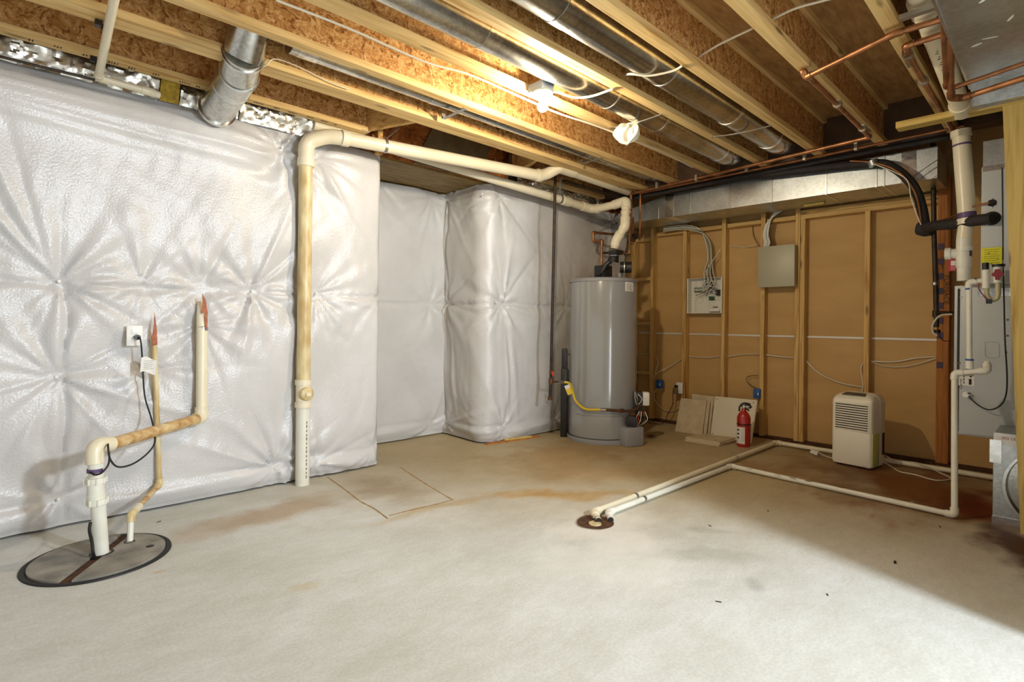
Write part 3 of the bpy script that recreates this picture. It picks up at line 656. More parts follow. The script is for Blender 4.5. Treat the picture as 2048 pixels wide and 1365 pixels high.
def block(y1, y0, z0, z1, label, xf=5.462, m=PLATEW):
    return tag(B().box(xf, XW - 0.002, y0, y1, z0, z1, 0.002).build('wood_blocking', m, smooth=False), label, 'blocking', 'cross pieces between the back wall studs')
block(yS(1311), yS(1363.5), 2.10, 2.14, 'top cross piece in the bay left of the open wiring panel')
block(yS(1375), yS(1441), 2.10, 2.14, 'top cross piece above the open wiring panel')
block(yS(1452), yS(1519), 2.10, 2.14, 'top cross piece in the bay between the two electrical boxes')
block(yS(1531), yS(1588), 2.10, 2.14, 'top cross piece above the closed grey enclosure')
block(yS(1598), yS(1873) + 0.001, 2.10, 2.14, 'long top plate over the wide bays behind the dehumidifier')
block(yS(1598), yS(1873) + 0.001, 2.142, 2.18, 'upper layer of the long top plate over the wide bays')
yb0 = yS(1299) + 0.001
block(yb0 + 0.33, yb0, 2.06, 2.10, 'topmost short rung of the ladder blocking beside the water heater')
for z_, l_ in ((1.605, 'short rung beside the top of the water heater'), (1.09, 'short rung beside the middle of the water heater'), (0.52, 'short rung low beside the water heater')):
    block(yb0 + 0.33, yb0, z_, z_ + 0.038, l_)
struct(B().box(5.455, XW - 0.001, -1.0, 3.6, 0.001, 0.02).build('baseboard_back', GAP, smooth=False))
# tape stripes and handwriting on the studs
for k in range(9):
    z_ = 1.72 - 0.0 - k * 0.118
    if k == 7: continue
    tag(B().box(5.456, 5.459, sd7[1] - 0.042, sd7[1] - 0.002, z_, z_ + 0.05).build('tape_stripe', mat('dull_purple', srgb(84, 66, 84), 0.7) if k == 0 else MATS['dull_purple'], smooth=False), ('topmost', 'second', 'third', 'fourth', 'fifth', 'sixth', 'seventh', '', 'lowest')[k] + ' purple stripe from the top on the reddish stud left of the furnace', 'tape', 'purple stripes on the reddish stud')
hw = sd8[0]; hw['_org'] = tuple(hw.location)
text(hw, 'FURNACE', (5.4575, sd8[1] - 0.018, 1.40), (0, 0, -1), (0, -1, 0), 0.052, mat('pencil', srgb(92, 62, 32), 0.8))
# horizontal bright strips across sheathing and cables
tag(B().box(5.540, 5.548, 0.70, 3.55, 0.990, 1.008).build('tape_strip', TRIMS, smooth=False), 'long pale strip running level across the brown sheathing', 'strip')
def wcable(label, pts, r=0.0045, m=CORDW, x=5.53, group=None):
    return cable('electrical_cable', label, 'cable', [at(a, b, x=(q[0] if q else x)) for a, b, *q in pts], r, m, group)
wcable('thin cable sagging across the bay below the open wiring panel', [(1378, 713), (1410, 716), (1440, 713)])
wcable('thin cable across the bay below the closed grey enclosure, left part', [(1454, 714), (1490, 709), (1518, 709)])
wcable('cable pair crossing the narrow bay left of the doubled studs', [(1531, 710), (1560, 714), (1588, 716)], 0.006)
wcable('cable drooping from the doubled studs down to the stud behind the dehumidifier', [(1612, 722), (1640, 748), (1680, 766), (1726, 775)], 0.006)
wcable('cable looping along the left side of the stud behind the dehumidifier', [(1726, 728), (1722, 740), (1726, 775, 5.45), (1716, 796, 5.45), (1712, 812, 5.4)], 0.005)
wcable('upper cable sagging across the wide bay right of the dehumidifier stud', [(1742, 723), (1790, 724), (1830, 717), (1872, 714)], 0.006)
wcable('lower cable sagging across the wide bay right of the dehumidifier stud', [(1742, 724), (1770, 733), (1815, 733), (1872, 717)], 0.004)
wcable('thin cable crossing behind the water heater ladder blocking', [(1268, 710), (1285, 707), (1299, 708)], 0.004)
wcable('cable dropping in a loop to the blue box beside the water heater', [(1312, 712, 5.5), (1316, 725, 5.5), (1311, 745, 5.44), (1309, 760, 5.44)], 0.004)
wcable('cable rising from the blue box to the stud by the open wiring panel', [(1310, 750, 5.44), (1320, 743, 5.47), (1345, 731), (1363, 718)], 0.005)
wcable('cable hanging in a deep loop under the blue box beside the water heater', [(1314, 778, 5.44), (1308, 790, 5.44), (1312, 805, 5.48), (1328, 820), (1345, 823), (1358, 816)], 0.004)
wcable('thin wire hanging below the top plate left of the grey enclosure', [(1505, 447), (1507, 470), (1515, 488, 5.45), (1520, 493, 5.42)], 0.003, BLACK)
wcable('thin wire from the stud to the top corner of the grey enclosure', [(1453, 492), (1475, 493), (1490, 495), (1516, 488, 5.45)], 0.0035)

# blue boxes and outlet
def bluebox(label, px, py, xf=5.42, w_=0.06, h_=0.095):
    p = at(px, py, x=xf); t = thing('junction_box', label, 'electrical box', (xf + 0.02, p.y, p.z - h_ / 2))
    B().box(xf, xf + 0.07, p.y - w_ / 2, p.y + w_ / 2, p.z - h_ / 2, p.z + h_ / 2, 0.005).build('box_body', BLUEB, t)
    B().box(xf - 0.003, xf + 0.001, p.y - 0.022, p.y - 0.012, p.z - 0.012, p.z + 0.012).build('box_label', PAPER, t, smooth=False)
bluebox('blue junction box on the stud beside the water heater', 1316.5, 769)
bluebox('blue junction box low on the stud right of the white board', 1512.5, 788)
wcable('black wire looping above the blue box right of the white board', [(1517, 752, 5.5), (1498, 753, 5.5), (1493, 762, 5.5), (1503, 772, 5.48), (1513, 778, 5.44)], 0.003, BLACK)
def outlet(label, c, nrm, w_, h_, plug=True):
    c = Vector(c); n = Vector(nrm); s_ = n.cross(Vector((0, 0, 1)))
    t = thing('wall_outlet', label, 'outlet', c - Vector((0, 0, h_ / 2)))
    def slab(cc, a, b_, th, nm, m, bev=0.003):
        e = s_ * a / 2; lo = cc - e - Vector((0, 0, b_ / 2)); hi = cc + e + Vector((0, 0, b_ / 2)) + n * th
        B().box(lo.x, hi.x, lo.y, hi.y, lo.z, hi.z, bev).build(nm, m, t)
    slab(c, w_, h_, 0.009, 'cover_plate', WHITEP)
    for k in (-1, 1): slab(c + Vector((0, 0, k * h_ * 0.19)) + n * 0.008, w_ * 0.42, h_ * 0.24, 0.004, 'socket', WHITEP, 0.001)
    return t
po = at(1357, 777, x=5.43)
outlet('white outlet low on the stud left of the leaning boards', (5.455, po.y, po.z), (-1, 0, 0), 0.075, 0.12)
tr = thing('plug_transformer', 'brown plug-in transformer on the outlet left of the leaning boards', 'transformer', (5.41, po.y + 0.03, po.z - 0.05))
B().box(5.40, 5.435, po.y + 0.005, po.y + 0.055, po.z - 0.065, po.z + 0.005, 0.008).build('transformer_body', BROWNP, tr)
B().box(5.415, 5.444, po.y + 0.012, po.y + 0.045, po.z + 0.006, po.z + 0.032, 0.004).build('plug', BLACKP, tr)
cable('power_cord', 'black cord from the transformer down to the floor behind the water heater', 'cord', [at(1350, 774, x=5.41), at(1346, 785, x=5.40), at(1345, 810, x=5.42), at(1334, 832, x=5.42), at(1331, 843, x=5.40), at(1318, 849, z=0.008), at(1298, 845, z=0.008), at(1289, 838, z=0.10), at(1284, 825, x=4.75)], 0.004, BLACK)

# open wiring panel
p0 = at(1376, 558, x=5.44); p1 = at(1442, 627, x=5.44); pt = at(1442, 553, x=5.44)
y1, y0 = p0.y, p1.y; z0, z1 = p1.z, p0.z
t = thing('wiring_panel', 'open white wiring panel crowded with cables between two studs', 'electrical panel', (5.45, (y0 + y1) / 2, z0))
b = B(); b.box(5.52, 5.523, y0, y1, z0, z1)
for a in (y0, y1 - 0.003): b.box(5.44, 5.52, a, a + 0.003, z0, z1)
b.box(5.44, 5.52, y0, y1, z0, z0 + 0.003); b.box(5.44, 5.52, y0, y1, z1 - 0.003, z1)
for a, c_ in ((y0 - 0.01, y0 + 0.006), (y1 - 0.006, y1 + 0.01)): b.box(5.438, 5.441, a, c_, z0, z1)
b.build('panel_tray', PANELW, t, smooth=False)
ww = y1 - y0; hh = z1 - z0
for k in range(12): B().box(5.516, 5.52, y1 - 0.055, y1 - 0.049, z0 + hh * (0.07 + k * 0.075), z0 + hh * (0.07 + k * 0.075) + 0.007).build('panel_hole', DARKG, t, smooth=False)
g = B().box(5.49, 5.515, y1 - ww * 0.5, y1 - ww * 0.12, z0 + hh * 0.62, z0 + hh * 0.74).build('terminal_block', GREENC, t, smooth=False)
for k in range(8): B().box(5.486, 5.49, y1 - ww * (0.15 + k * 0.043), y1 - ww * (0.14 + k * 0.043) + 0.004, z0 + hh * 0.64, z0 + hh * 0.72).build('terminal', PAPER, g, smooth=False)
B().box(5.485, 5.515, y1 - ww * 0.72, y1 - ww * 0.58, z0 + hh * 0.38, z0 + hh * 0.48).build('terminal_block', GREENC, t, smooth=False)
B().box(5.485, 5.515, y1 - ww * 0.97, y1 - ww * 0.80, z0 + hh * 0.5, z0 + hh * 0.66).build('terminal_block', DARKG, t, smooth=False)
B().box(5.48, 5.515, y1 - ww * 0.97, y1 - ww * 0.58, z0 + hh * 0.05, z0 + hh * 0.36, 0.004).build('module', PANELW, t)
B().box(5.47, 5.48, y1 - ww * 0.9, y1 - ww * 0.6, z0 + hh * 0.06, z0 + hh * 0.12).build('module_lip', WHITEP, t, smooth=False)
B().box(5.472, 5.478, y1 - ww * 0.86, y1 - ww * 0.72, z0 + hh * 0.16, z0 + hh * 0.19).build('module_strip', BROWNP, t, smooth=False)
B().lathe([(0.034, 0), (0.036, 0.002), (0.034, 0.004)], (5.516, y1 - ww * 0.28, z0 + hh * 0.4), (-1, 0, 0), 24).build('knockout_ring', PANELW, t)
rnd = random.Random(4)
for k in range(18):
    ya = y1 - ww * (0.35 + 0.45 * rnd.random()); za = z0 + hh * (0.55 + 0.2 * rnd.random())
    pts = [(5.47 + rnd.random() * .02, y0 + ww * 0.30 + rnd.random() * 0.05, z1 - 0.02), (5.46, y0 + ww * (0.15 + 0.5 * rnd.random()), z0 + hh * (0.72 + .15 * rnd.random())), (5.455, ya - 0.02, za), (5.49, ya + (rnd.random() - .3) * 0.1, za - hh * rnd.random() * 0.15)]
    cable('panel_wire', '', '', pts, 0.0028, (CORDW, CORDW, BLACKP, STEEL, PAPER)[k % 5], parent=t, n=6)
# cable bundle coming over the top plate into the panel
for k in range(7):
    o_ = (k - 3) * 0.007; m_ = (CORDW, BLACKP, CORDW, mat('green_cable', srgb(96, 120, 96), 0.5), PAPER, BLACKP, CORDW)[k]
    dz = (k % 3) * 0.008
    pts = [at(1330, 459, x=5.36) + Vector((0, 0.02, o_)), at(1362, 455, x=5.38) + Vector((0, 0, o_)), at(1390, 458, x=5.40) + Vector((0, 0, o_)), at(1408, 468, x=5.42) + Vector((dz - .01, o_, o_)), at(1418, 492, x=5.43) + Vector((dz - .01, o_, 0)), at(1420, 520, x=5.43) + Vector((dz - .01, o_, 0)), at(1426 - k * 3, 545, x=5.45), at(1430 - k * 3.5, 562, x=5.47), at(1424 - k * 2, 580, x=5.48)]
    cable('panel_cable', ('leftmost pale', 'leftmost black', 'second pale', 'green-grey', 'white', 'right-hand black', 'rightmost pale')[k] + ' cable of the bundle curving down into the open wiring panel', 'cable', pts, 0.005, m_, 'cables of the bundle into the wiring panel')
wcable('thin pale cable slanting from the stud into the cable bundle of the wiring panel', [(1441, 498, 5.45), (1428, 518, 5.43), (1412, 542, 5.43), (1410, 556, 5.45)], 0.004)
# closed grey enclosure with bundle above
q0 = at(1517, 495, x=5.38); q1 = at(1588, 572, x=5.38)
zt = at(1588, 489, x=5.38).z
t = thing('electrical_enclosure', 'closed grey square steel electrical enclosure on the back wall', 'electrical panel', (5.42, (q0.y + q1.y) / 2, q1.z))
B().box(5.385, 5.459, q1.y, q0.y, q1.z, zt, 0.003).build('enclosure_body', ELBOX, t)
B().box(5.378, 5.386, q1.y - 0.003, q0.y + 0.003, q1.z - 0.003, zt + 0.003, 0.002).build('enclosure_door', ELBOX, t)
for k in range(9):
    f_ = (k - 4) * 0.006
    pts = [at(1549 + k * 2.4, 426, x=5.44) + Vector((0, 0, 0.02)), at(1542 + k * .5, 436, x=5.43), at(1536 + f_ * 200, 450, x=5.42), at(1532 + f_ * 250, 470, x=5.42), at(1529 + k * 1.6, 485, x=5.42), at(1527 + k * 1.4, 494, x=5.42)]
    cable('enclosure_cable', ('off-white cable of the bundle dropping into the closed grey enclosure', 'white cable of the bundle dropping into the closed grey enclosure', 'grey cable in the middle of the bundle over the closed grey enclosure', 'black cable at the right of the bundle over the closed grey enclosure')[(0, 1, 0, 1, 2, 0, 1, 0, 3)[k]], 'cable', pts, 0.0042, (CORDW, PAPER, CORDW, PAPER, STEEL, CORDW, PAPER, CORDW, BLACKP)[k], 'cables of the bundle above the grey enclosure')

# ================================================================== LONG STEEL DUCT over the stud wall
t = thing('supply_duct', 'long rectangular steel duct running above the brown back wall', 'duct', (5.17, 2.0, 2.19))
def strip(b, pts, off):   # helper for tapered box
    b.prism(pts, off)
b = B(); b.prism([(4.95, 0.68, 2.187), (4.95, 3.45, 2.187), (4.95, 3.45, 2.30), (4.95, 2.85, 2.42), (4.95, 0.68, 2.42)], (0.44, 0, 0))
b.build('duct_body', GALVD, t, smooth=False)
for yy in (3.3, 2.95, 2.6, 2.2, 1.83, 1.40, 1.05, 1.0):
    B().box(4.944, 5.392, yy, yy + 0.012, 2.183, 2.30 if yy > 2.9 else 2.422).build('seam', GALV, t, smooth=False)
for yy in (2.83, 0.85):
    B().box(4.946, 5.39, yy - 0.045, yy + 0.045, 2.184, 2.421).build('tape_band', FOILT, t, smooth=False)
tag(B().box(5.05, 5.40, 3.46, 3.62, 2.12, 2.22).build('duct_end_block', GALVD, smooth=False), 'dented galvanised duct end behind the vent elbow', 'duct')
tag(B().box(5.22, 5.27, 1.50, 1.66, 2.165, 2.185).build('wood_scrap', HEADW, smooth=False), 'little stick of wood resting under the long steel duct', 'wood')
# black refrigerant insulation along the front of the duct
cable('insulated_line', 'thick black insulated line draped along the top of the long steel duct', 'pipe', [(4.86, 3.4, 2.46), (4.85, 2.8, 2.45), (4.84, 2.2, 2.43), (4.84, 1.7, 2.40), at(1740, 327, x=4.86), at(1790, 338, x=4.84), at(1826, 372, x=4.82), at(1842, 410, x=4.80), at(1850, 452, x=4.76)], 0.032, BLACKF, n=14)
cable('insulated_line', 'second black line hanging just under the copper pipes in front of the duct', 'pipe', [(4.80, 3.3, 2.40), (4.80, 2.6, 2.41), (4.80, 1.9, 2.42), (4.80, 1.2, 2.43), (4.80, 0.6, 2.43)], 0.022, BLACKF)
cable('suction_line', 'black insulated line reaching right across to the silver furnace cabinet', 'pipe', [at(1850, 458, x=4.72), at(1868, 452, x=4.62), at(1900, 449, x=4.5), at(1940, 443, x=4.42), at(1985, 437, x=4.36)], [0.034] * 33, BLACKF, n=14)
tag(B().lathe([(0.0, -0.05), (0.045, -0.045), (0.055, 0.0), (0.045, 0.045), (0.0, 0.05)], at(1851, 458, x=4.74), (0.3, 1, 0.2), 18).build('pipe_insulation_joint', BLACKF), 'bulky black wrapped joint where the insulated lines meet', 'pipe joint')
cable('copper_line', 'thin copper line slanting from the black joint to the furnace cabinet', 'pipe', [at(1865, 447, x=4.70), at(1900, 435, x=4.55), at(1945, 414, x=4.42), at(1978, 406, x=4.36)], 0.006, COPPER)
cable('copper_line', 'thin copper line riding on the big black bend before the stud wall', 'pipe', [at(1700, 322, x=4.82), at(1745, 325, x=4.82), at(1785, 337, x=4.80), at(1812, 358, x=4.78), at(1834, 395, x=4.77), at(1843, 450, x=4.72)], 0.007, COPPER)
cable('control_wire', 'pale control wire following the inside of the big black bend', 'wire', [at(1745, 327, x=4.80), at(1790, 345, x=4.79), at(1815, 362, x=4.77), at(1822, 395, x=4.76), at(1832, 425, x=4.74), at(1842, 450, x=4.7)], 0.004, CORDW)
tag(B().tube([at(1745, 322, x=4.83), at(1749, 331, x=4.83)], 0.036, 14).build('cable_clip', STEEL), 'small metal band round the black line', 'clip')
cable('hanger_wire', 'upper thin dark wire stretched in front of the far end of the long duct', 'wire', [at(1822, 357, x=4.8), at(1860, 330, x=4.8), at(1900, 304, x=4.8)], 0.0025, IRON)
cable('hanger_wire', 'lower thin dark wire stretched in front of the far end of the long duct', 'wire', [at(1842, 357, x=4.8), at(1870, 337, x=4.8), at(1910, 318, x=4.8)], 0.0025, IRON)

# copper pipes
t = thing('copper_pipe', 'front copper water pipe crossing below the joist ends and turning along the knotty joist', 'pipe', (4.6, 2.0, 2.42))
pipe_run(t, [(4.70, 3.12, 1.99), (4.70, 3.12, 2.425), (4.42, 0.985, 2.425), (3.03, 0.975, 2.425), (3.05, 0.965, 2.395), at(1790, 67, z=2.41), at(1885, 38, z=2.41)], 0.0135, COPPER, fr=1.25, fit=0.03)
for x_ in (3.10, 3.62, 4.18): B().tube([(x_, 0.975, 2.425), (x_ + 0.02, 0.975, 2.425)], 0.024, 14).build('pipe_clamp', SOLDER, t)
t = thing('copper_pipe', 'second copper water pipe along the next joist toward the big steel trunk', 'pipe', (3.5, 0.56, 2.42))
pipe_run(t, [at(1894, 66, z=2.40), at(1812, 92, z=2.40), (3.17, 0.56, 2.425), (4.66, 0.56, 2.43)], 0.0135, COPPER, fr=1.25, fit=0.03)
for x_ in (3.20, 3.60): B().tube([(x_, 0.56, 2.427), (x_ + 0.02, 0.56, 2.427)], 0.024, 14).build('pipe_clamp', SOLDER, t)
t = thing('copper_pipe', 'rear copper pipe running just behind the front one over the duct', 'pipe', (4.75, 1.6, 2.43))
pipe_run(t, [(4.76, 3.05, 1.95), (4.76, 3.05, 2.43), (4.66, 0.5, 2.445)], 0.011, COPPER, fr=1.2, fit=0.02)
for y_, l_ in ((2.75, 'nearest the water heater'), (2.35, 'second from the water heater'), (1.9, 'in the middle of the run'), (1.45, 'second from the knotty joist'), (1.1, 'nearest the knotty joist')): tag(B().box(4.58, 4.61, y_, y_ + 0.02, 2.40, 2.455).build('pipe_clip', SOLDER, smooth=False), 'small clip under the crossing copper pipes ' + l_, 'clip', 'clips of the crossing copper pipes')
t = thing('copper_pipe', 'copper pipe rising in a tight elbow under the big steel trunk, the nearer one', 'pipe', (3.2, 0.4, 2.2))
pipe_run(t, [at(1886, 30, z=2.33), at(1892, 174, z=2.24), at(1905, 176, z=2.235), at(2080, 116, z=2.25)], 0.010, COPPER, fr=1.25, fit=0.03)
t = thing('copper_pipe', 'copper pipe rising in a tight elbow under the big steel trunk, the lower fatter one', 'pipe', (3.3, 0.4, 2.15))
pipe_run(t, [at(1901, 75, z=2.36), at(1902, 196, z=2.20), at(1925, 196, z=2.20), at(2080, 146, z=2.20)], 0.0135, COPPER, fr=1.25, fit=0.035)
tag(B().box(3.28, 3.36, 0.555, 0.585, 2.42, 2.45).build('pipe_clip', SOLDER), 'square metal clip where the copper branch crosses the joist', 'clip')
# copper behind heater
t = thing('copper_pipe', 'zigzag copper water pipe rising from the left of the heater top', 'pipe', (4.4, 3.3, 1.53))
pipe_run(t, [at(1202, 560, x=4.45), at(1204, 481, x=4.45), at(1187, 484, x=4.45), at(1186, 465, x=4.45), at(1235, 470, x=4.72)], 0.0125, COPPER, fr=1.3, fit=0.03)
t = thing('copper_pipe', 'copper water pipe looping up right of the vent pipe behind the heater', 'pipe', (4.6, 3.0, 1.9))
pipe_run(t, [at(1212, 506, x=4.45), at(1259, 507, x=4.6), at(1260, 398, x=4.6)], 0.011, COPPER, fr=1.3, fit=0.03)
t = thing('water_valve', 'brass shutoff valve on the copper pipe behind the vent', 'valve', at(1266, 475, x=4.75))
B().tube([at(1266, 435, x=4.75), at(1266, 490, x=4.75)], 0.011, 12).build('pipe', COPPER, t)
B().tube([at(1266, 468, x=4.75), at(1266, 484, x=4.75)], 0.024, 12).build('valve_body', RUSTY, t)
B().lathe([(0, .005), (0.03, 0), (0.03, -.01), (0, -.012)], at(1270, 474, x=4.70), (-1, 0.3, 0), 10).build('valve_handle', IRON, t)

# ================================================================== ROUND DUCTS in the joist bays
def round_duct(label, y, z, r, x0, x1, bands, strapx=None, boot=True):
    t = thing('round_duct', label, 'duct', (x0, y, z - r), 'round ducts in the joist bays')
    B().tube([(x0, y, z), (x1 - 0.45 if boot else x1, y, z)] , r, 36).build('duct_pipe', GALVR, t)
    if boot:
        xs = x1 - 0.45; path = [(xs + 0.45 * k / 10, y, z + 0.0 + 0.10 * (k / 10) ** 2.2) for k in range(11)]
        B().tube(path, [r + 0.012 * math.sin(math.pi * k / 10) for k in range(11)], 36).build('duct_elbow', GALVR, t)
        B().tube([(xs - 0.005, y, z), (xs + 0.008, y, z)], r + 0.004, 36).build('crimp_ring', GALV, t)
    for x_, w_, m_ in bands: B().tube([(x_, y, z), (x_ + w_, y, z)], r + 0.0025, 36).build('joint_band', m_, t)
    return t
round_duct('bright round duct beside the lit bulb', 2.02, 2.545, 0.095, -2.0, 4.75, ((1.72, 0.09, FOILT), (3.35, 0.03, GALV), (2.78, 0.012, GALV)))
round_duct('darker round duct in the bay right of the bright one', 1.60, 2.545, 0.10, -2.0, 4.7, ((1.80, 0.10, FOILT), (2.72, 0.012, GALV), (3.55, 0.03, GALV)))
round_duct('slim round duct leaving the steel elbow above the doubled joist', 2.83, 2.56, 0.072, 1.12, 4.7, ((1.16, 0.1, FOILT), (2.0, 0.08, FOILT), (2.55, 0.02, GALV), (3.6, 0.04, GALV)), boot=False)
def strap(label, a, b, sag=0.0, w_=0.02):
    t = thing('duct_strap', label, 'strap', a, 'metal straps under the round ducts'); a = Vector(a); b = Vector(b)
    n = 10; pts = [a.lerp(b, k / n) + Vector((0, 0, -sag * math.sin(math.pi * k / n))) for k in range(n + 1)]
    bb = B()
    for p, q in zip(pts, pts[1:]): bb.bar(p, q, w_, 0.002)
    bb.build('strap_band', STEEL, t, smooth=False)
    B().box(a.x - 0.014, a.x + 0.014, a.y, a.y + 0.003, a.z - 0.004, a.z + 0.035).build('strap_tab', STEEL, t, smooth=False)
strap('perforated strap under the bright round duct right of the cloth', (3.07, JY['D'] - 0.02, 2.446), (3.10, JY['E'] + 0.02, 2.447), 0.012)
strap('perforated strap under the darker round duct near its end', (3.72, JY['E'] - 0.02, 2.446), (3.78, JY['F'] + 0.02, 2.447), 0.012)
strap('broad strap under the slim duct, nearer the steel elbow', at(887, 238, z=2.446), at(932, 217, z=2.447), 0.0, 0.026)
strap('broad strap under the slim duct, nearer the gas pipe', at(1163, 328, z=2.446), at(1205, 316, z=2.447), 0.0, 0.026)

# big steel elbow from the bay down to the left wall
t = thing('duct_elbow', 'large galvanised adjustable elbow duct coming down to the left wall', 'duct', (0.98, 3.5, 2.2))
e1 = at(486, 112, y=2.96); e2 = at(479, 147, y=3.10); e3 = at(463, 174, y=3.30); e4 = at(434, 220, y=3.56)
R_ = 0.094
B().tube(fillet([(1.20, 2.83, 2.60), (e1.x + .01, 2.83, 2.61), e1], 0.08, 8), [R_ * 0.8] + [R_ * (0.85 + 0.15 * k / 9) for k in range(10)], 32).build('duct_boot', GALVR, t)
B().tube([e1 - (e2 - e1) * 0.2, e2], R_, 32).build('elbow_segment', GALVR, t)
B().tube([e2, e3], [R_ + 0.003, R_ + 0.003], 32).build('elbow_segment', GALVR, t)
B().tube([e3 - (e4 - e3) * 0.12, e4], [R_ + 0.001, R_ + 0.001], 32).build('duct_pipe', GALVR, t)
for p_, q_ in ((e1, e2), (e2, e3), (e3, e4)): ring(p_, (q_ - p_), R_ + 0.006, 0.012, GALV, t, 'crimp_ring', 32)
ring(e4, e4 - e3, R_ + 0.010, 0.02, FOILT, t, 'end_collar', 32)

# big trunk at the upper right with its step, big pipe beside it
t = thing('trunk_duct', 'wide galvanised trunk duct filling the upper right corner', 'duct', (2.9, -0.3, 2.2))
b = B(); b.box(1.0, 3.52, -0.40, 0.352, 2.30, 2.62); b.build('duct_body', GALVD, t, smooth=False)
B().box(1.0, 3.53, 0.352, 0.362, 2.295, 2.325).build('duct_flange', GALV, t, smooth=False)
b = B(); b.box(3.50, 3.57, -0.40, 0.345, 2.20, 2.62); b.build('duct_step', GALVD, t, smooth=False)
B().box(3.492, 3.50, -0.40, 0.352, 2.195, 2.30).build('step_face', FOILT, t, smooth=False)
rnd = random.Random(9)
for k in range(16):
    cx_, cy_ = 2.3 + rnd.random() * 1.15, 0.30 - rnd.random() * 0.35; a_ = rnd.random() * 3; l_ = 0.008 + 0.02 * rnd.random(); w2 = 0.005 + 0.006 * rnd.random()
    B().prism([(cx_ + l_ * math.cos(q) * math.cos(a_) - w2 * math.sin(q) * math.sin(a_), cy_ + l_ * math.cos(q) * math.sin(a_) + w2 * math.sin(q) * math.cos(a_), 2.2996) for q in [i * math.pi / 5 for i in range(10)]], (0, 0, -0.0006)).build('paint_splash', PAPER, t, smooth=False)
t = thing('exhaust_pipe', 'wide cream PVC pipe under the ceiling with black print, beside the big trunk', 'pipe', (2.9, 0.45, 2.4))
cA = Vector((2.3, 0.458, 2.56)); cB = Vector((4.05, 0.462, 2.36))
a1 = at(1845, 5, z=2.50); b1 = at(1922, 215, z=2.36)
B().tube([a1 - (b1 - a1) * 0.6, b1], 0.045, 28).build('pipe', PVC, t)
ring(a1 + (b1 - a1) * 0.02, b1 - a1, 0.054, 0.11, PVC, t, 'coupling', 28); ring(a1 + (b1 - a1) * 0.09, b1 - a1, 0.0462, 0.012, PURPLE, t, 'primer_ring', 28)
ring(b1, b1 - a1, 0.053, 0.10, PVC, t, 'coupling', 28)
dirp = (b1 - a1).normalized()
tc_ = (Vector((0, 0, CAM_H)) - (a1 + b1) / 2).normalized(); tc_ = (tc_ - dirp * tc_.dot(dirp)).normalized(); sd_ = dirp.cross(tc_)
for k in range(26):
    c_ = a1 + (b1 - a1) * (0.30 + k * 0.017); nn_ = (tc_ + sd_ * 0.25).normalized()
    B().bar(c_ + nn_ * 0.0452 - sd_ * 0.006, c_ + nn_ * 0.0452 + sd_ * 0.006 * (k % 3 - 0.4), 0.005, 0.001, nn_).build('pipe_print', INK, t, smooth=False) if k % 7 != 6 else None
tag(B().bar(at(1800, 37, z=2.43), at(1885, 8, z=2.43), 0.03, 0.02).build('pipe_support', STEEL, smooth=False), 'grey metal channel holding the wide cream pipe to the joist', 'bracket')

# ================================================================== FURNACE CLOSET FRAMING
t = tag(B().box(3.98, 4.07, -0.6, 0.752, 2.315, 2.353, 0.002).build('top_plate', HEADW, smooth=False), 'yellowish treated 2x4 plate lying flat over the post at the right', 'lumber')
pT = at(2005, 250, x=3.99); pBm = at(2041, 1062, x=3.99)
b = B(); yT, yB = pT.y, pBm.y
b.prism([(3.982, yT, 2.315), (3.982, yT - 0.089, 2.315), (3.982, yB - 0.089, 0), (3.982, yB, 0)], (0.038, 0, 0))
tag(b.build('framing_post', POSTW, smooth=False), 'leaning treated 2x4 post at the right edge of the room', 'lumber')

# vertical cream vent pipe down to the furnace
XF = 4.45
t = thing('flue_pipe', 'tall cream PVC vent pipe dropping to the furnace top', 'pipe', at(1930, 565, x=XF))
fa = at(1922, 268, x=XF); fb = at(1934, 432, x=XF); fc = at(1928, 478, x=XF); fd = at(1928, 562, x=XF)
B().tube([fa, fb], [0.047, 0.047], 28).build('pipe', PVC, t); ring(fa, fb - fa, 0.054, 0.04, PVC, t, 'coupling', 28); ring(fa + (fb - fa) * 0.14, fb - fa, 0.0478, 0.012, PURPLE, t, 'primer_ring', 28)
ring(fb, fb - fa, 0.0478, 0.04, PURPLE, t, 'primer_ring', 28); ring(fb + (fb - fa).normalized() * 0.035, fb - fa, 0.055, 0.035, PVC, t, 'coupling', 28)
B().tube([fb, fc], 0.040, 24).build('pipe', PVC, t)
B().tube(fillet([fc + Vector((0, 0, 0.03)), fc, fd], 0.03), 0.036, 24).build('pipe', PVCW, t)
B().tube([fc, fc - Vector((0, 0, 0.18))], 0.040, 24).build('tee', PVCW, t)
ring(at(1929, 498, x=XF - .002), (0, 0, 1), 0.043, 0.03, PVCW, t, 'coupling', 24); ring(at(1929, 507, x=XF), (0, 0, 1), 0.0375, 0.045, PURPLE, t, 'primer_ring', 24)
B().tube([at(1929, 508, x=XF), at(1893, 508, x=XF)], 0.032, 24).build('tee_branch', PVCW, t); ring(at(1896, 508, x=XF), (0, 1, 0), 0.038, 0.03, PVCW, t, 'branch_collar', 24)
tg = at(1906, 530, x=4.6)
t = thing('safety_tag', 'red warning tag hanging left of the furnace vent pipe', 'tag', tg)
a_ = at(1896, 514, x=4.6); c_ = at(1917, 542, x=4.6); cable('tag_string', '', '', [(4.6, (a_.y + c_.y) / 2, a_.z - .01), (4.52, (a_.y + c_.y) / 2, a_.z + .02), at(1906, 510, x=XF)], 0.0015, PAPER, parent=t)
B().box(4.598, 4.602, c_.y, a_.y, c_.z, a_.z).build('tag_card', REDL, t, smooth=False)
B().box(4.596, 4.598, (a_.y + c_.y) / 2 - 0.012, (a_.y + c_.y) / 2 + 0.012, (a_.z + c_.z) / 2 - 0.012, (a_.z + c_.z) / 2 + 0.02).build('tag_symbol', PAPER, t, smooth=False)
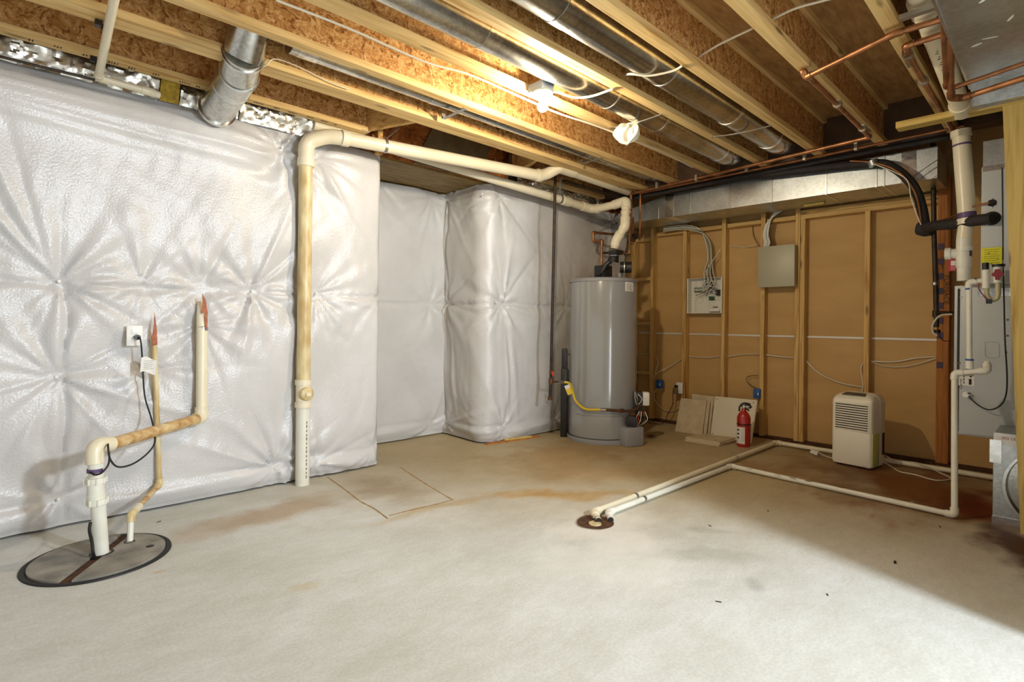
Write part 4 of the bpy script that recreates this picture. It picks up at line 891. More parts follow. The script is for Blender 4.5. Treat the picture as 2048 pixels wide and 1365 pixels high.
for k in range(2): B().box(4.596, 4.598, c_.y + 0.015, a_.y - 0.015, c_.z + 0.012 + k * 0.012, c_.z + 0.015 + k * 0.012).build('tag_text', PAPER, t, smooth=False)

# furnace
FX = 4.52
f_tl = at(1905, 572, x=FX); f_bl = at(1914, 869, x=FX)
t = thing('furnace', 'grey steel furnace cabinet mounted at the right with PVC drains on its front', 'furnace', (4.8, 0.2, f_bl.z))
yL = 0.525
B().box(FX, FX + 0.62, -0.12, yL, f_bl.z, f_tl.z, 0.006).build('cabinet', FURN, t)
B().box(FX - 0.006, FX, -0.11, yL - 0.035, f_bl.z + 0.01, f_tl.z - 0.01, 0.003).build('front_panel', FURN, t)
B().box(FX - 0.002, FX + 0.003, yL - 0.028, yL - 0.016, f_bl.z + 0.02, f_tl.z - 0.02).build('edge_shadow_gap', DARKG, t, smooth=False)
for k, (px, py) in enumerate(((1969, 598), (1922, 595), (2015, 640), (2015, 672), (2012, 705), (1918, 726))):
    B().lathe([(0, .003), (0.006, .002), (0.007, 0)], at(px, py, x=FX - 0.006), (-1, 0, 0), 10).build('screw', BROWNP if k > 1 else STEEL, t)
kp = [at(px, py, x=FX - 0.007) for px, py in ((1970, 684), (1997, 684), (1999, 716), (1970, 716))]
B().tube(fillet(kp + [kp[0]], 0.02, 4), 0.0016, 6).build('embossed_outline', FURN, t)
lb0 = at(1917, 752, x=FX - .007); lb1 = at(1949, 773, x=FX - .007)
B().box(FX - 0.0085, FX - 0.0065, lb1.y, lb0.y, lb1.z, lb0.z).build('data_label', PAPER, t, smooth=False)
text(t, 'Carrier', (FX - 0.009, lb0.y - 0.012, (lb0.z + lb1.z) / 2 - 0.018), (0, 0, 1), (0, 1, 0), 0.022, INK)
for k in range(4): B().box(FX - 0.0095, FX - 0.0085, lb0.y - 0.030, lb0.y - 0.025, lb1.z + 0.012 + k * 0.02, lb1.z + 0.026 + k * 0.02).build('label_print', INK, t, smooth=False)
B().box(FX - 0.0095, FX - 0.0085, lb1.y + 0.014, lb1.y + 0.028, lb1.z + 0.008, lb1.z + 0.045).build('label_barcode', INK, t, smooth=False)
B().box(FX - 0.0095, FX - 0.0085, lb1.y + 0.014, lb1.y + 0.024, lb1.z + 0.055, lb1.z + 0.08).build('label_print', INK, t, smooth=False)
tp = at(1955, 578, x=FX - .008)
B().box(FX - 0.009, FX - 0.006, 0.1, tp.y, tp.z - 0.05, tp.z + 0.0).build('foil_tape', FOILT, t, smooth=False)
# evaporator box above furnace
CXB = 4.40
u0 = at(1962, 330, x=CXB); 
t = thing('coil_cabinet', 'tall silver-grey coil cabinet standing on the furnace', 'cabinet', (4.7, 0.2, f_tl.z))
B().box(CXB, CXB + 0.6, -0.15, at(1962, 450, x=CXB).y, f_tl.z, at(1962, 335, x=CXB).z, 0.004).build('cabinet_body', FURN, t)
B().box(CXB - 0.004, CXB, -0.1, at(2008, 450, x=CXB).y, f_tl.z, at(1962, 340, x=CXB).z, 0.002).build('side_panel', FURN, t)
B().box(CXB - 0.003, CXB - 0.0, -0.1, at(1964, 450, x=CXB).y, at(1962, 345, x=CXB).z, at(1962, 335, x=CXB).z).build('foil_tape', FOILT, t, smooth=False)
B().box(CXB + 0.005, CXB + 0.58, -0.15, at(1966, 300, x=CXB).y, at(1962, 334, x=CXB).z, 2.25).build('plenum', GALVD, t, smooth=False)
for px, py in ((1984, 398), (1984, 415)): B().lathe([(0, .003), (0.006, .002), (0.007, 0)], at(px, py, x=CXB), (-1, 0, 0), 10).build('screw', STEEL, t)
B().tube([at(2004, 335, x=CXB - .003), at(2006, 520, x=CXB - .003)], 0.0025, 6).build('panel_seam', DARKG, t)
for k, (px, py, r_) in enumerate(((1984, 406, 0.022), (1984, 437, 0.042))): B().lathe([(0, .006), (r_ * .8, .005), (r_, 0)], at(px, py, x=CXB - .002), (-1, 0, 0), 20).build('line_grommet', BLACKF, t)
ya, yb = at(1963, 497, x=CXB - .006), at(2004, 528, x=CXB - .006)
t = thing('warning_label', 'bright yellow printed label on the silver coil cabinet', 'label', ya)
B().box(CXB - 0.008, CXB - 0.005, yb.y, ya.y, yb.z, ya.z).build('label_sheet', YLAB, t, smooth=False)
for k in range(9):
    zz = ya.z - 0.012 - k * 0.0135; wd_ = (ya.y - yb.y)
    if zz < yb.z + 0.006: break
    B().box(CXB - 0.0086, CXB - 0.008, yb.y + 0.012 + (k % 3) * wd_ * 0.06, ya.y - 0.012, zz - 0.0016, zz + 0.0016).build('label_text', mat('olive_ink', srgb(150, 140, 40), 0.6) if k == 0 else MATS['olive_ink'], t, smooth=False)
for px, py in ((1977, 507), (1996, 519), (1983, 528)): B().lathe([(0, .002), (0.003, 0)], at(px, py, x=CXB - .009), (-1, 0, 0), 8).build('label_dot', INK, t)
# trap assembly
XD = 4.28
t = thing('condensate_drain', 'white PVC condensate drain assembly with a trap in front of the furnace', 'pipe', at(1939, 740, x=XD))
pipe_run(t, [at(1939, 745, x=XD), at(1938, 565, x=XD), at(1970, 561, x=XD)], 0.0145, PVCW, fr=1.28, fit=0.035)
B().tube([at(1939, 722, x=XD), at(1939, 738, x=XD)], 0.020, 18).build('coupling', PVCW, t)
B().tube([at(1939, 738, x=XD), at(1939, 752, x=XD)], 0.019, 18).build('tee', PVCM, t)
for py in (720, 739): ring(at(1939, py, x=XD), (0, 0, 1), 0.0205 if py < 730 else 0.0195, 0.010, BLUEP, t, 'primer_ring', 18)
ring(at(1937, 578, x=XD), (0, 0, 1), 0.0155, 0.012, BLUEP, t, 'primer_ring', 18); ring(at(1951, 561, x=XD), (0, 1, 0), 0.0155, 0.008, BLUEP, t, 'primer_ring', 18)
B().tube([at(1972, 540, x=XD), at(1972, 577, x=XD)], 0.0195, 18).build('tee', PVCW, t)
B().tube([at(1971, 526, x=XD), at(1971, 541, x=XD)], 0.0165, 18).build('black_cap', BLACKP, t)
B().tube(smooth_path([at(1973, 577, x=XD), at(1974, 590, x=XD), at(1980, 599, x=XD), at(1988, 600, x=XD), at(1995, 595, x=XD), at(1997, 580, x=XD)]), 0.0125, 14).build('clear_trap', HOSE, t)
B().tube([at(1996, 534, x=XD), at(1996, 566, x=XD)], 0.021, 18).build('trap_body', PVCW, t); B().tube([at(1996, 566, x=XD), at(1996, 582, x=XD)], 0.0135, 18).build('clear_sleeve', HOSE, t)
B().tube([at(1997, 529, x=XD), at(1997, 534, x=XD)], 0.030, 18).build('trap_lid', BLACKP, t)
q = at(1995, 549, x=XD - .03)
bb = B(); bb.prism([(q.x, q.y + dy, q.z + dz) for dy, dz in ((-.012, .03), (.012, .03), (.015, .014), (.026, .004), (.026, -.006), (.012, -.014), (.010, -.032), (-.010, -.032), (-.012, -.014), (-.026, -.006), (-.026, .004), (-.015, .014))], (0.018, 0, 0)); bb.build('float_switch', MAROON, t, smooth=False)
B().box(XD - .03, XD - .01, at(1978, 604, x=XD).y - .015, at(1978, 604, x=XD).y + .012, at(1978, 608, x=XD).z, at(1978, 599, x=XD).z).build('wire_connector', BLACKP, t, smooth=False)
cable('switch_wire', 'dark red wire from the float switch hanging to a black connector', 'wire', [at(1958, 567, x=XD - .01), at(1957, 575, x=XD - .015), at(1964, 588, x=XD - .02), at(1976, 601, x=XD - .02)], 0.003, MAROON)
# lower assembly and the long pipe to the floor drain
t = thing('drain_line', 'white PVC drain line from the furnace front down and along the floor to the drain', 'pipe', (4.05, 0.45, 0))
xv = XD - 0.02
lo = at(1909, 1028, z=0.03)
pipe_run(t, [at(1974, 726, x=xv + .05), at(1974, 742, x=xv), at(1909, 747, x=xv), Vector((lo.x, lo.y, 0.022)), Vector((4.10, 1.800, 0.022)), Vector((2.56, 1.83, 0.022)), Vector((2.50, 1.77, 0.012))], 0.0165, PVCW, fr=1.28, fit=0.042)
ring(at(1974, 730, x=xv + .03), (0, 0, 1), 0.022, 0.012, PVCW, t, 'collar')
for p_, dd in ((Vector((4.045, 0.66, 0.022)), (0.02, 1, 0)), (Vector((2.92, 1.823, 0.022)), (1, 0, 0))): ring(p_, dd, 0.0185, 0.022, STEEL, t, 'metal_strap')
B().tube([(2.523, 1.793, 0.0155), (2.498, 1.767, 0.010)], 0.016, 16).build('pipe_mouth', DARKG, t)
for k in range(9): B().box(4.045, 4.052, 1.62 - k * 0.1, 1.66 - k * 0.1, 0.0385, 0.0391).build('pipe_print', INK, t, smooth=False) if k in (0, 2, 3, 4, 6) else None
t = thing('drain_line', 'second cream PVC drain line beside it, continuing along the foot of the back wall', 'pipe', (5.1, 1.8, 0))
pipe_run(t, [Vector((5.18, 0.30, 0.03)), Vector((5.20, 1.865, 0.03)), Vector((2.50, 1.885, 0.024)), Vector((2.43, 1.80, 0.014))], 0.0185, PVC, fr=1.28, fit=0.045)
B().tube([(2.445, 1.818, 0.016), (2.427, 1.797, 0.012)], 0.019, 16).build('pipe_mouth', DARKG, t)
ring((2.92, 1.882, 0.024), (1, 0, 0), 0.0205, 0.022, STEEL, t, 'metal_strap'); ring((4.35, 1.87, 0.028), (1, 0, 0), 0.0205, 0.022, STEEL, t, 'metal_strap')
# floor drain
t = thing('floor_drain', 'corroded round floor drain hole with a pale cap where the two drain lines end', 'drain', (2.42, 1.81, 0))
B().lathe([(0.10, 0.0015), (0.085, 0.002), (0.07, 0.001), (0.03, 0.0012), (0.0, 0.0012)], (2.43, 1.82, 0), n=36).build('drain_bowl', GAP, t)
B().lathe([(0.036, 0.003), (0.034, 0.009), (0.0, 0.010)], (2.402, 1.803, 0), n=24).build('drain_cap', DUST, t)
# condensate sensor cord
cable('sensor_cord', 'black cord hanging in a loop from the furnace front', 'cord', [at(2006, 534, x=4.36), at(2008, 600, x=4.4), at(2010, 680, x=4.42), at(2014, 750, x=4.44), at(2012, 790, x=4.46), at(2000, 812, x=4.47), at(1978, 820, x=4.47), at(1955, 810, x=4.48), at(1937, 793, x=4.49)], 0.004, BLACK)
t = thing('drain_port', 'round white port with a black lever on the furnace front below the label', 'port', at(1933, 790, x=FX - .01))
B().lathe([(0.0, .03), (0.014, .03), (0.014, .01), (0.020, .008), (0.020, 0)], at(1933, 790, x=FX - .007), (-1, 0, 0), 18).build('port_cap', WHITEP, t)
B().bar(at(1934, 787, x=FX - .02), at(1941, 787, x=FX - .03), 0.006, 0.006).build('lever', BLACKP, t)

# silver return box at the floor
t = thing('return_box', 'galvanised return air box with a round opening and torn foil tape at the right edge', 'duct', (4.25, 0.1, 0))
b = B(); b.box(4.10, 4.55, -0.35, 0.298, 0.0, 0.50, 0.003); b.build('box_body', GALVD, t, smooth=False)
B().box(4.095, 4.10, -0.35, 0.294, 0.445, 0.51).build('tape_band', mat('printed_foil_tape', srgb(206, 204, 198), 0.45, 0.4, srgb(220, 218, 214), 20), t, smooth=False)
B().box(4.093, 4.10, -0.35, 0.30, 0.0, 0.04).build('tape_band', FOILT, t, smooth=False)
B().box(4.09, 4.095, 0.262, 0.312, 0.34, 0.47).build('torn_tape', FOILT, t, smooth=False)
B().lathe([(0.235, -0.004), (0.235, 0.05), (0.222, 0.05), (0.215, 0.0)], (4.10, 0.02, 0.235), (-1, 0, 0), 48).build('round_collar', GALV, t)
B().lathe([(0.215, 0.004), (0.0, 0.003)], (4.10, 0.02, 0.235), (-1, 0, 0), 48).build('filter_mesh', GALVR, t)
text(t, '303 UL181', (4.0945, 0.215, 0.484), (0, -1, 0), (0, 0, 1), 0.022, REDL)

# rusty iron gas line beside the furnace
t = thing('gas_pipe', 'black iron gas pipe dropping down the back wall left of the furnace', 'pipe', (5.25, 0.74, 1.1))
XG = 5.28
B().tube([at(1866, 285, x=XG), at(1868, 460, x=XG), at(1871, 560, x=XG), at(1873, 655, x=XG)], 0.017, 16).build('pipe', IRON, t)
ring(at(1870, 568, x=XG), (0, 0, 1), 0.0195, 0.02, STEEL, t, 'coupling'); ring(at(1872, 628, x=XG), (0, 0, 1), 0.024, 0.05, IRON, t, 'tee'); ring(at(1874, 663, x=XG), (0, 0, 1), 0.023, 0.025, IRON, t, 'drip_cap')
B().tube([at(1872, 626, x=XG), at(1903, 627, x=XG - .15)], 0.016, 14).build('branch', IRON, t)
cable('gas_wire', 'pale flexible line curling beside the lower end of the gas pipe', 'wire', [at(1903, 629, x=5.1), at(1880, 632, x=5.2), at(1866, 648, x=5.22), at(1866, 665, x=5.24), at(1874, 672, x=5.25)], 0.007, CORDW)
cable('gas_wire', 'thin black wire trailing down the gas pipe to the reddish stud', 'wire', [at(1872, 530, x=5.24), at(1878, 560, x=5.25), at(1877, 600, x=5.25), at(1876, 660, x=5.25), at(1886, 681, x=5.4), at(1900, 682, x=5.4)], 0.003, BLACK)

# ================================================================== WATER HEATER
HC = Vector((4.265, 3.135, 0)); HR = 0.318
tocam = (Vector((0, 0, 0)) - HC).normalized(); side = Vector((0, 0, 1)).cross(tocam)
def hpt(deg, r, z):   # deg measured from the direction facing the camera, positive to the picture's right
    a = math.radians(deg); d = tocam * math.cos(a) + side * math.sin(a)
    return HC + d * r + Vector((0, 0, z))
t = thing('water_heater', 'tall grey cylindrical water heater in the corner', 'water heater', HC)
B().lathe([(0.0, 0.035), (HR, 0.035), (HR, 1.50), (HR - 0.004, 1.515), (HR - 0.03, 1.528), (0, 1.535)], HC, n=72).build('tank_jacket', HEATER, t)
B().lathe([(HR + .006, 1.490), (HR + .007, 1.512), (HR - .002, 1.522)], HC, n=72).build('top_rim', HEATERT, t)
B().lathe([(HR - 0.01, 0.0), (HR + 0.012, 0.0), (HR + 0.016, 0.02), (HR + 0.012, 0.045), (HR, 0.05)], HC, n=72).build('base_ring', HEATERT, t)
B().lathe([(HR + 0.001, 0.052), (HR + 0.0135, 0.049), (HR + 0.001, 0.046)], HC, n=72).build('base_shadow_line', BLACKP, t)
def curved(a0, a1, z0, z1, r, n=10):
    return B().grid(lambda u, v: hpt(a0 + (a1 - a0) * u, r, z0 + (z1 - z0) * v), n, 2)
curved(38, 60, 1.40, 1.485, HR + 0.0015).build('rating_label', PAPER, t)
for k in range(6): curved(41, 57 - (k % 3) * 3, 1.412 + k * 0.011, 1.415 + k * 0.011, HR + 0.0022).build('label_text', mat('grey_ink', srgb(120, 118, 112), 0.6) if k == 0 else MATS['grey_ink'], t)
curved(-46, 36, 0.265, 0.40, HR + 0.003, 24).build('access_panel', HEATER, t)
B().tube([hpt(a, HR + .004, 0.265 + 0.0 * a) for a in range(-46, 37, 4)], 0.003, 6).build('panel_edge', HEATERT, t)
curved(78, 90, 0.55, 1.2, HR + .002, 3).build('side_label', PAPER, t)
bp_ = hpt(46, HR + 0.05, 0)
mt = Matrix.Translation(bp_) @ Matrix.Rotation(math.atan2(tocam.y, tocam.x) + 0.6, 4, 'Z')
b = B(); b.M = mt; b.box(-0.08, 0.07, -0.10, 0.09, 0.0, 0.17, 0.012); b.build('air_filter_housing', HEATERT, t)
B().lathe([(0.0, -.02), (0.050, -.02), (0.055, 0.0), (0.055, .03), (0, .035)], hpt(44, HR + 0.06, 0.215), tocam, 24).build('drain_knob', BLACKP, t)
B().tube([hpt(50, HR + .01, 0.27), hpt(52, HR + .07, 0.27)], 0.015, 12).build('drain_cock', RUSTY, t)
# gas control on the right
gv = hpt(72, HR + 0.06, 0.345)
mt = Matrix.Translation(gv) @ Matrix.Rotation(math.atan2(tocam.y, tocam.x), 4, 'Z')
b = B(); b.M = mt; b.box(-0.04, 0.04, 0.0, 0.075, 0.0, 0.125, 0.016); b.build('gas_control', WHITEP, t)
b = B(); b.M = mt; b.box(-0.02, 0.06, -0.055, 0.01, -0.08, 0.13, 0.01); b.build('control_manifold', BLACKP, t)
b = B(); b.M = mt; b.box(0.0405, 0.043, 0.015, 0.055, 0.03, 0.09); b.build('control_label', PAPER, t, smooth=False)
for k in range(6):
    cable('control_wire', '', '', [gv + tocam * 0.06 + side * (-0.02 + k * .01) + Vector((0, 0, -0.05)), gv + tocam * 0.09 + side * (-.05 + .02 * k) + Vector((0, 0, -0.12)), gv + tocam * 0.05 + side * (-0.03) + Vector((0, 0, -0.19))], 0.0035, (PAPER, REDH, PAPER, BLACKP, COPPER, PAPER)[k], parent=t, n=6)
for k in range(4): cable('control_wire', '', '', [gv + tocam * 0.05 + side * (-0.04) + Vector((0, 0, 0.0)), gv + tocam * 0.08 + side * (-0.02 * k) + Vector((0, 0, 0.07)), gv + tocam * 0.04 + side * (-0.06) + Vector((0, 0, 0.13))], 0.003, (PAPER, BLACKP, STEEL, PAPER)[k], parent=t, n=6)
# blower on top
top = lambda px, py: at(px, py, x=4.27)
b = B(); b.box(4.20, 4.34, 3.08, 3.20, 1.53, 1.66, 0.012); b.build('blower_housing', BLACKP, t)
B().lathe([(0.0, -.05), (0.05, -.05), (0.06, -.02), (0.06, .03), (0.05, .05), (0, .05)], (4.27, 3.13, 1.60), (1, -0.2, 0), 28).build('blower_scroll', BLACKP, t)
B().tube([at(1240, 535, x=4.25), at(1263, 535, x=4.31)], 0.052, 20).build('blower_motor', BLACKP, t)
B().tube([at(1248, 535, x=4.22), at(1250, 535, x=4.225)], 0.056, 20).build('motor_band', STEEL, t)
B().tube([(4.33, 2.99, 1.53), (4.33, 2.99, 1.585)], 0.024, 16).build('motor_mount', HEATERT, t)
B().tube(smooth_path([at(1195, 551, x=4.2), at(1203, 545, x=4.2), at(1212, 530, x=4.22), at(1222, 522, x=4.25)]), 0.022, 14).build('air_hose', BLACKP, t)
B().tube([at(1226, 524, x=4.27), at(1228, 514, x=4.27)], [0.055, 0.044], 22).build('vent_boot', BLACK, t)
B().tube([at(1228, 515, x=4.27), at(1229, 503, x=4.27)], 0.046, 22).build('rubber_coupling', BLACK, t)
for py in (506, 512): ring(at(1229, py, x=4.27), (0, 0, 1), 0.0475, 0.009, STEEL, t, 'hose_clamp', 22)
B().box(4.18, 4.30, 2.93, 3.02, at(1250, 508, x=4.25).z, at(1250, 500, x=4.25).z, 0.006).build('pressure_switch', BLACKP, t)
B().tube(smooth_path([at(1248, 508, x=4.23), at(1251, 515, x=4.2), at(1249, 525, x=4.21)]), 0.004, 8).build('sense_tube', BLACK, t)
B().tube([at(1207, 506, x=4.3), at(1220, 506, x=4.3)], 0.012, 12).build('pipe_stub', IRON, t)
# heater vent: cream PVC from heater up and back along the wall
HVm = at(1229, 503, x=4.27)
t = thing('vent_pipe', 'cream PVC heater vent swooping from the water heater back along the wall top', 'pipe', HVm, 'cream PVC vents')
v1 = at(1229, 497, x=4.27); v2 = at(1232, 482, x=4.27); v3 = at(1250, 452, x=4.28); v4 = at(1252, 408, x=4.34)
v5 = at(1228, 410, x=4.36); v6 = at(1190, 419, x=4.36)
v7 = at(1183, 418, y=3.38); v8 = Vector((1.60, 3.62, 2.44))
rv = 0.038
path = [v1, v2, v3, v4]
B().tube([v1, v2], rv, 24).build('pipe', PVC, t)
B().tube(fillet([v1.lerp(v2, .3), v2, v2.lerp(v3, .5)], 0.05), rv * 1.2, 24).build('elbow', PVC, t)
B().tube([v2.lerp(v3, .4), v3.lerp(v2, .2)], rv * 1.02, 24).build('pipe', PVC, t)
B().tube(fillet([v2.lerp(v3, .75), v3, v3.lerp(v4, .35)], 0.06), rv * 1.2, 24).build('elbow', PVC, t)
B().tube([v3, v4], rv, 24).build('pipe', PVC, t)
c4 = at(1253, 402, x=4.34)
B().tube(fillet([c4.lerp(v3, .3), c4, v5], 0.10, 10), rv * 1.2, 24).build('elbow', PVC, t)
B().tube([v5, v6], rv, 24).build('pipe', PVC, t)
B().tube(fillet([v6.lerp(v5, .2), v7, v7.lerp(v8, .05)], 0.05), rv * 1.2, 24).build('elbow', PVC, t)
B().tube([v7, v8], rv, 24).build('pipe', PVC, t)
for f_, l_ in ((0.13, 0.09),): ring(v7.lerp(v8, f_), v8 - v7, rv * 1.2, l_, PVC, t, 'coupling', 24)
for p_, d_ in ((v3.lerp(v4, .35), v4 - v3), (v3.lerp(v4, .62), v4 - v3), (v2.lerp(v3, .5), v3 - v2)): ring(p_, d_, rv * 1.27, 0.006, PVC, t, 'hub_ring', 24)
for px_ in (800, 890, 985, 1075):
    f_ = (px_ - 1183) / (655 - 1183); pass
# tall cream stack at the left wall with cleanout, upper run to the gas corner
t = thing('drain_stack', 'tall stained cream PVC pipe with a cleanout standing at the left wall', 'pipe', (1.54, 3.57, 0), 'cream PVC vents')
bx, by = at(607, 960, z=0).x, 3.575
bx = at(607.5, 700, y=by).x
zt_ = at(607, 318, y=by).z
B().tube([(bx, by, 0), (bx, by, at(607, 790, y=by).z)], 0.0445, 28).build('pipe', PVCW, t)
B().tube([(bx, by, at(607, 786, y=by).z), (bx, by, zt_)], 0.0445, 28).build('pipe', PVCM, t)
zc = at(607, 787, y=by).z
B().tube([(bx, by, zc - 0.085), (bx, by, zc + 0.085)], 0.047, 28).build('cleanout_tee', PVC, t)
for dz in (-0.075, 0.075): ring((bx, by, zc + dz), (0, 0, 1), 0.053, 0.035, PVC, t, 'hub', 28)
B().lathe([(0.0, 0.016), (0.030, 0.016), (0.044, 0.008), (0.047, -0.006), (0.047, -0.03)], (bx + 0.005, by - 0.05, zc), (0.15, -1, 0), 28).build('cleanout_plug', PVCM, t)
B().box(bx - 0.012, bx + 0.02, by - 0.078, by - 0.062, zc - 0.012, zc + 0.012).build('plug_square', PVC, t)
B().box(bx - 0.012, bx - 0.006, by - 0.0465, by - 0.0435, 0.05, 0.40).build('pipe_print', mat('faded_ink', srgb(130, 122, 104), 0.6), t, smooth=False) if False else None
for k in range(14): B().box(bx + 0.004, bx + 0.010, by - 0.0462, by - 0.0440, 0.05 + k * 0.028, 0.05 + k * 0.028 + 0.014 + 0.006 * (k % 3 == 0)).build('pipe_print', mat('faded_ink', srgb(112, 104, 88), 0.6) if k == 0 else MATS['faded_ink'], t, smooth=False)
s1 = Vector((bx, by, zt_)); s2 = at(612, 290, y=by); s3 = at(655, 272, y=3.52); s4 = at(690, 277, y=3.47); s5 = at(1078, 351, y=3.22)
B().tube([(bx, by, zt_ - 0.05), (bx, by, zt_ + 0.005)], 0.054, 28).build('hub', PVC, t)
B().tube(fillet([s1, Vector((bx, by, s2.z + 0.02)), s3, s3.lerp(s4, .9)], 0.075, 12), 0.050, 28).build('elbow', PVC, t)
ring(s4, s5 - s4, 0.054, 0.05, PVC, t, 'hub', 28)
B().tube([s4, s5], 0.0455, 28).build('pipe', PVC, t)
ring(s5, s5 - s4, 0.054, 0.04, PVC, t, 'hub', 28)
s6 = at(1092, 349, y=3.20); s7 = at(1118, 335, y=3.12)
B().tube(fillet([s5, s6, s7], 0.05), 0.050, 24).build('elbow', PVC, t)
B().tube(fillet([s6.lerp(s7, .6), s7, s7 + Vector((0.2, -0.0, 0.0))], 0.05), 0.050, 24).build('elbow', PVC, t)
B().tube([s7, Vector((4.72, 3.17, s7.z + 0.0))], 0.043, 24).build('pipe', PVC, t)
def pipe_strap(label, p, d, r, top):
    t = thing('pipe_strap', label, 'strap', p); p = Vector(p); d = Vector(d).normalized()
    x, y = frame_from(d)
    bb = B(); n = 26; w_ = 0.012
    pts = [p + (x * math.cos(a) + y * math.sin(a)) * (r + 0.002) for a in [2 * math.pi * k / n for k in range(n + 1)]]
    for a, b_ in zip(pts, pts[1:]): bb.bar(a, b_, 0.003, 0.02, d)
    bb.build('strap_loop', STEEL, t, smooth=False)
    B().bar(p + Vector((0, 0, r)), top, 0.02, 0.002, (1, 0, 0)).build('strap_tail', STEEL, t, smooth=False)
ps = s4.lerp(s5, .22); pipe_strap('perforated strap looped round the upper cream pipe near its bend', s4.lerp(s5, .17), s5 - s4, 0.0455, (2.12, 3.36, 2.5))
vq = at(1123, 388, y=3.40); f_ = (vq.x - v7.x) / (v8.x - v7.x); pipe_strap('perforated strap looped round the heater vent behind the gas pipe', v7.lerp(v8, max(0, min(1, f_))), v8 - v7, rv, (vq.x - .02, 3.4, 2.48))

# iron gas line beside heater
t = thing('gas_pipe', 'black iron gas pipe hanging from the ceiling left of the water heater', 'pipe', (3.83, 3.4, 0.4))
ga = at(1110, 362, y=3.30); gb = at(1103, 770, y=3.40); gc = at(1100.5, 797, y=3.40)
gA = Vector((ga.x, ga.y, 2.40)); gB = Vector((3.84, 3.39, 0.45))
gA = at(1110.5, 352, x=3.78); gM = at(1101.5, 765, x=3.78); gE = at(1100, 797, x=3.78)
B().tube([gA, gM], 0.0135, 16).build('pipe', IRON, t)
B().tube([gM, gE], 0.0150, 16).build('drip_leg', IRON, t)
ring(gE, gM - gE, 0.021, 0.03, RUSTY, t, 'cap'); ring(at(1102, 763, x=3.78), (0, 0, 1), 0.022, 0.05, RUSTY, t, 'tee'); ring(at(1102.5, 745, x=3.78), (0, 0, 1), 0.019, 0.03, RUSTY, t, 'valve_body')
hp = at(1106, 748, x=3.76); B().box(hp.x - .004, hp.x + .004, hp.y - .012, hp.y + .010, hp.z - .022, hp.z + .022, .003).build('valve_handle', REDH, t)
B().tube([at(1103, 764, x=3.78), at(1117, 764, x=3.78)], 0.010, 14).build('nipple', RUSTY, t)
B().tube([gA, at(1108, 349, x=3.78)], 0.024, 16).build('elbow', RUSTY, t)
t2 = pipe_run(t, [at(1062, 362, x=3.74), at(1092, 356, x=3.78), at(1120, 348, x=3.84), (4.74, 3.03, 2.46)], 0.018, RUSTY, fr=1.35, fit=0.04, pname='upper_pipe')
B().tube([at(1128, 362, x=3.9), (4.73, 3.23, 2.40)], 0.012, 14).build('branch_pipe', IRON, t)
t = thing('gas_hose', 'yellow flexible gas connector curving across the water heater front', 'hose', at(1150, 790, x=3.85))
h1 = at(1123, 766, x=3.84); 
def hs(px, py, extra=0.028):
    # point just in front of the heater jacket under this pixel
    d = at(px, py, x=1.0) - Vector((0, 0, CAM_H)); o = Vector((0, 0, CAM_H)); R2 = HR + extra
    a_ = d.x ** 2 + d.y ** 2; b2 = 2 * ((o.x - HC.x) * d.x + (o.y - HC.y) * d.y); c2 = (o.x - HC.x) ** 2 + (o.y - HC.y) ** 2 - R2 ** 2
    disc = b2 * b2 - 4 * a_ * c2
    if disc < 0: disc = 0
    return o + d * ((-b2 - math.sqrt(disc)) / (2 * a_))
B().tube([at(1116, 765, x=3.78), at(1127, 765, x=3.84)], 0.014, 12).build('end_fitting', CHROME, t)
hosep = [at(1127, 765, x=3.84), at(1136, 766, x=3.87), at(1142, 772, x=3.90), hs(1146, 785), hs(1150, 800), hs(1160, 812), hs(1172, 819), hs(1186, 820), hs(1201, 820)]
B().tube(smooth_path(hosep), 0.0105, 14).build('yellow_hose', YELLOW, t)
B().tube([hs(1200, 820), hs(1212, 820.5)], 0.013, 12).build('end_fitting', CHROME, t)
B().tube([hs(1211, 820.5), hs(1240, 822)], 0.0125, 12).build('nipple', RUSTY, t)
ring(hs(1244, 822), hs(1248, 822) - hs(1240, 822), 0.019, 0.022, RUSTY, t, 'union')
B().tube([hs(1240, 822), hs(1262, 823, .03), gv + tocam * 0.05], 0.0115, 12).build('nipple', RUSTY, t)
tp_ = at(1137, 780, x=3.84)
t = thing('hose_tag', 'yellow and white tag hanging from the yellow gas connector', 'tag', tp_)
b = B(); b.M = Matrix.Translation(tp_) @ Matrix.Rotation(math.radians(45.8 - 90), 4, 'Z') @ Matrix.Rotation(math.radians(-22), 4, 'Y'); b.box(-0.024, 0.024, -0.002, 0.0, -0.045, 0.012, 0); b.build('tag_card', YELLOW, t, smooth=False)
b = B(); b.M = Matrix.Translation(tp_) @ Matrix.Rotation(math.radians(45.8 - 90), 4, 'Z') @ Matrix.Rotation(math.radians(-22), 4, 'Y'); b.box(-0.024, 0.024, -0.003, -0.0, 0.012, 0.045, 0); b.build('tag_header', PAPER, t, smooth=False)
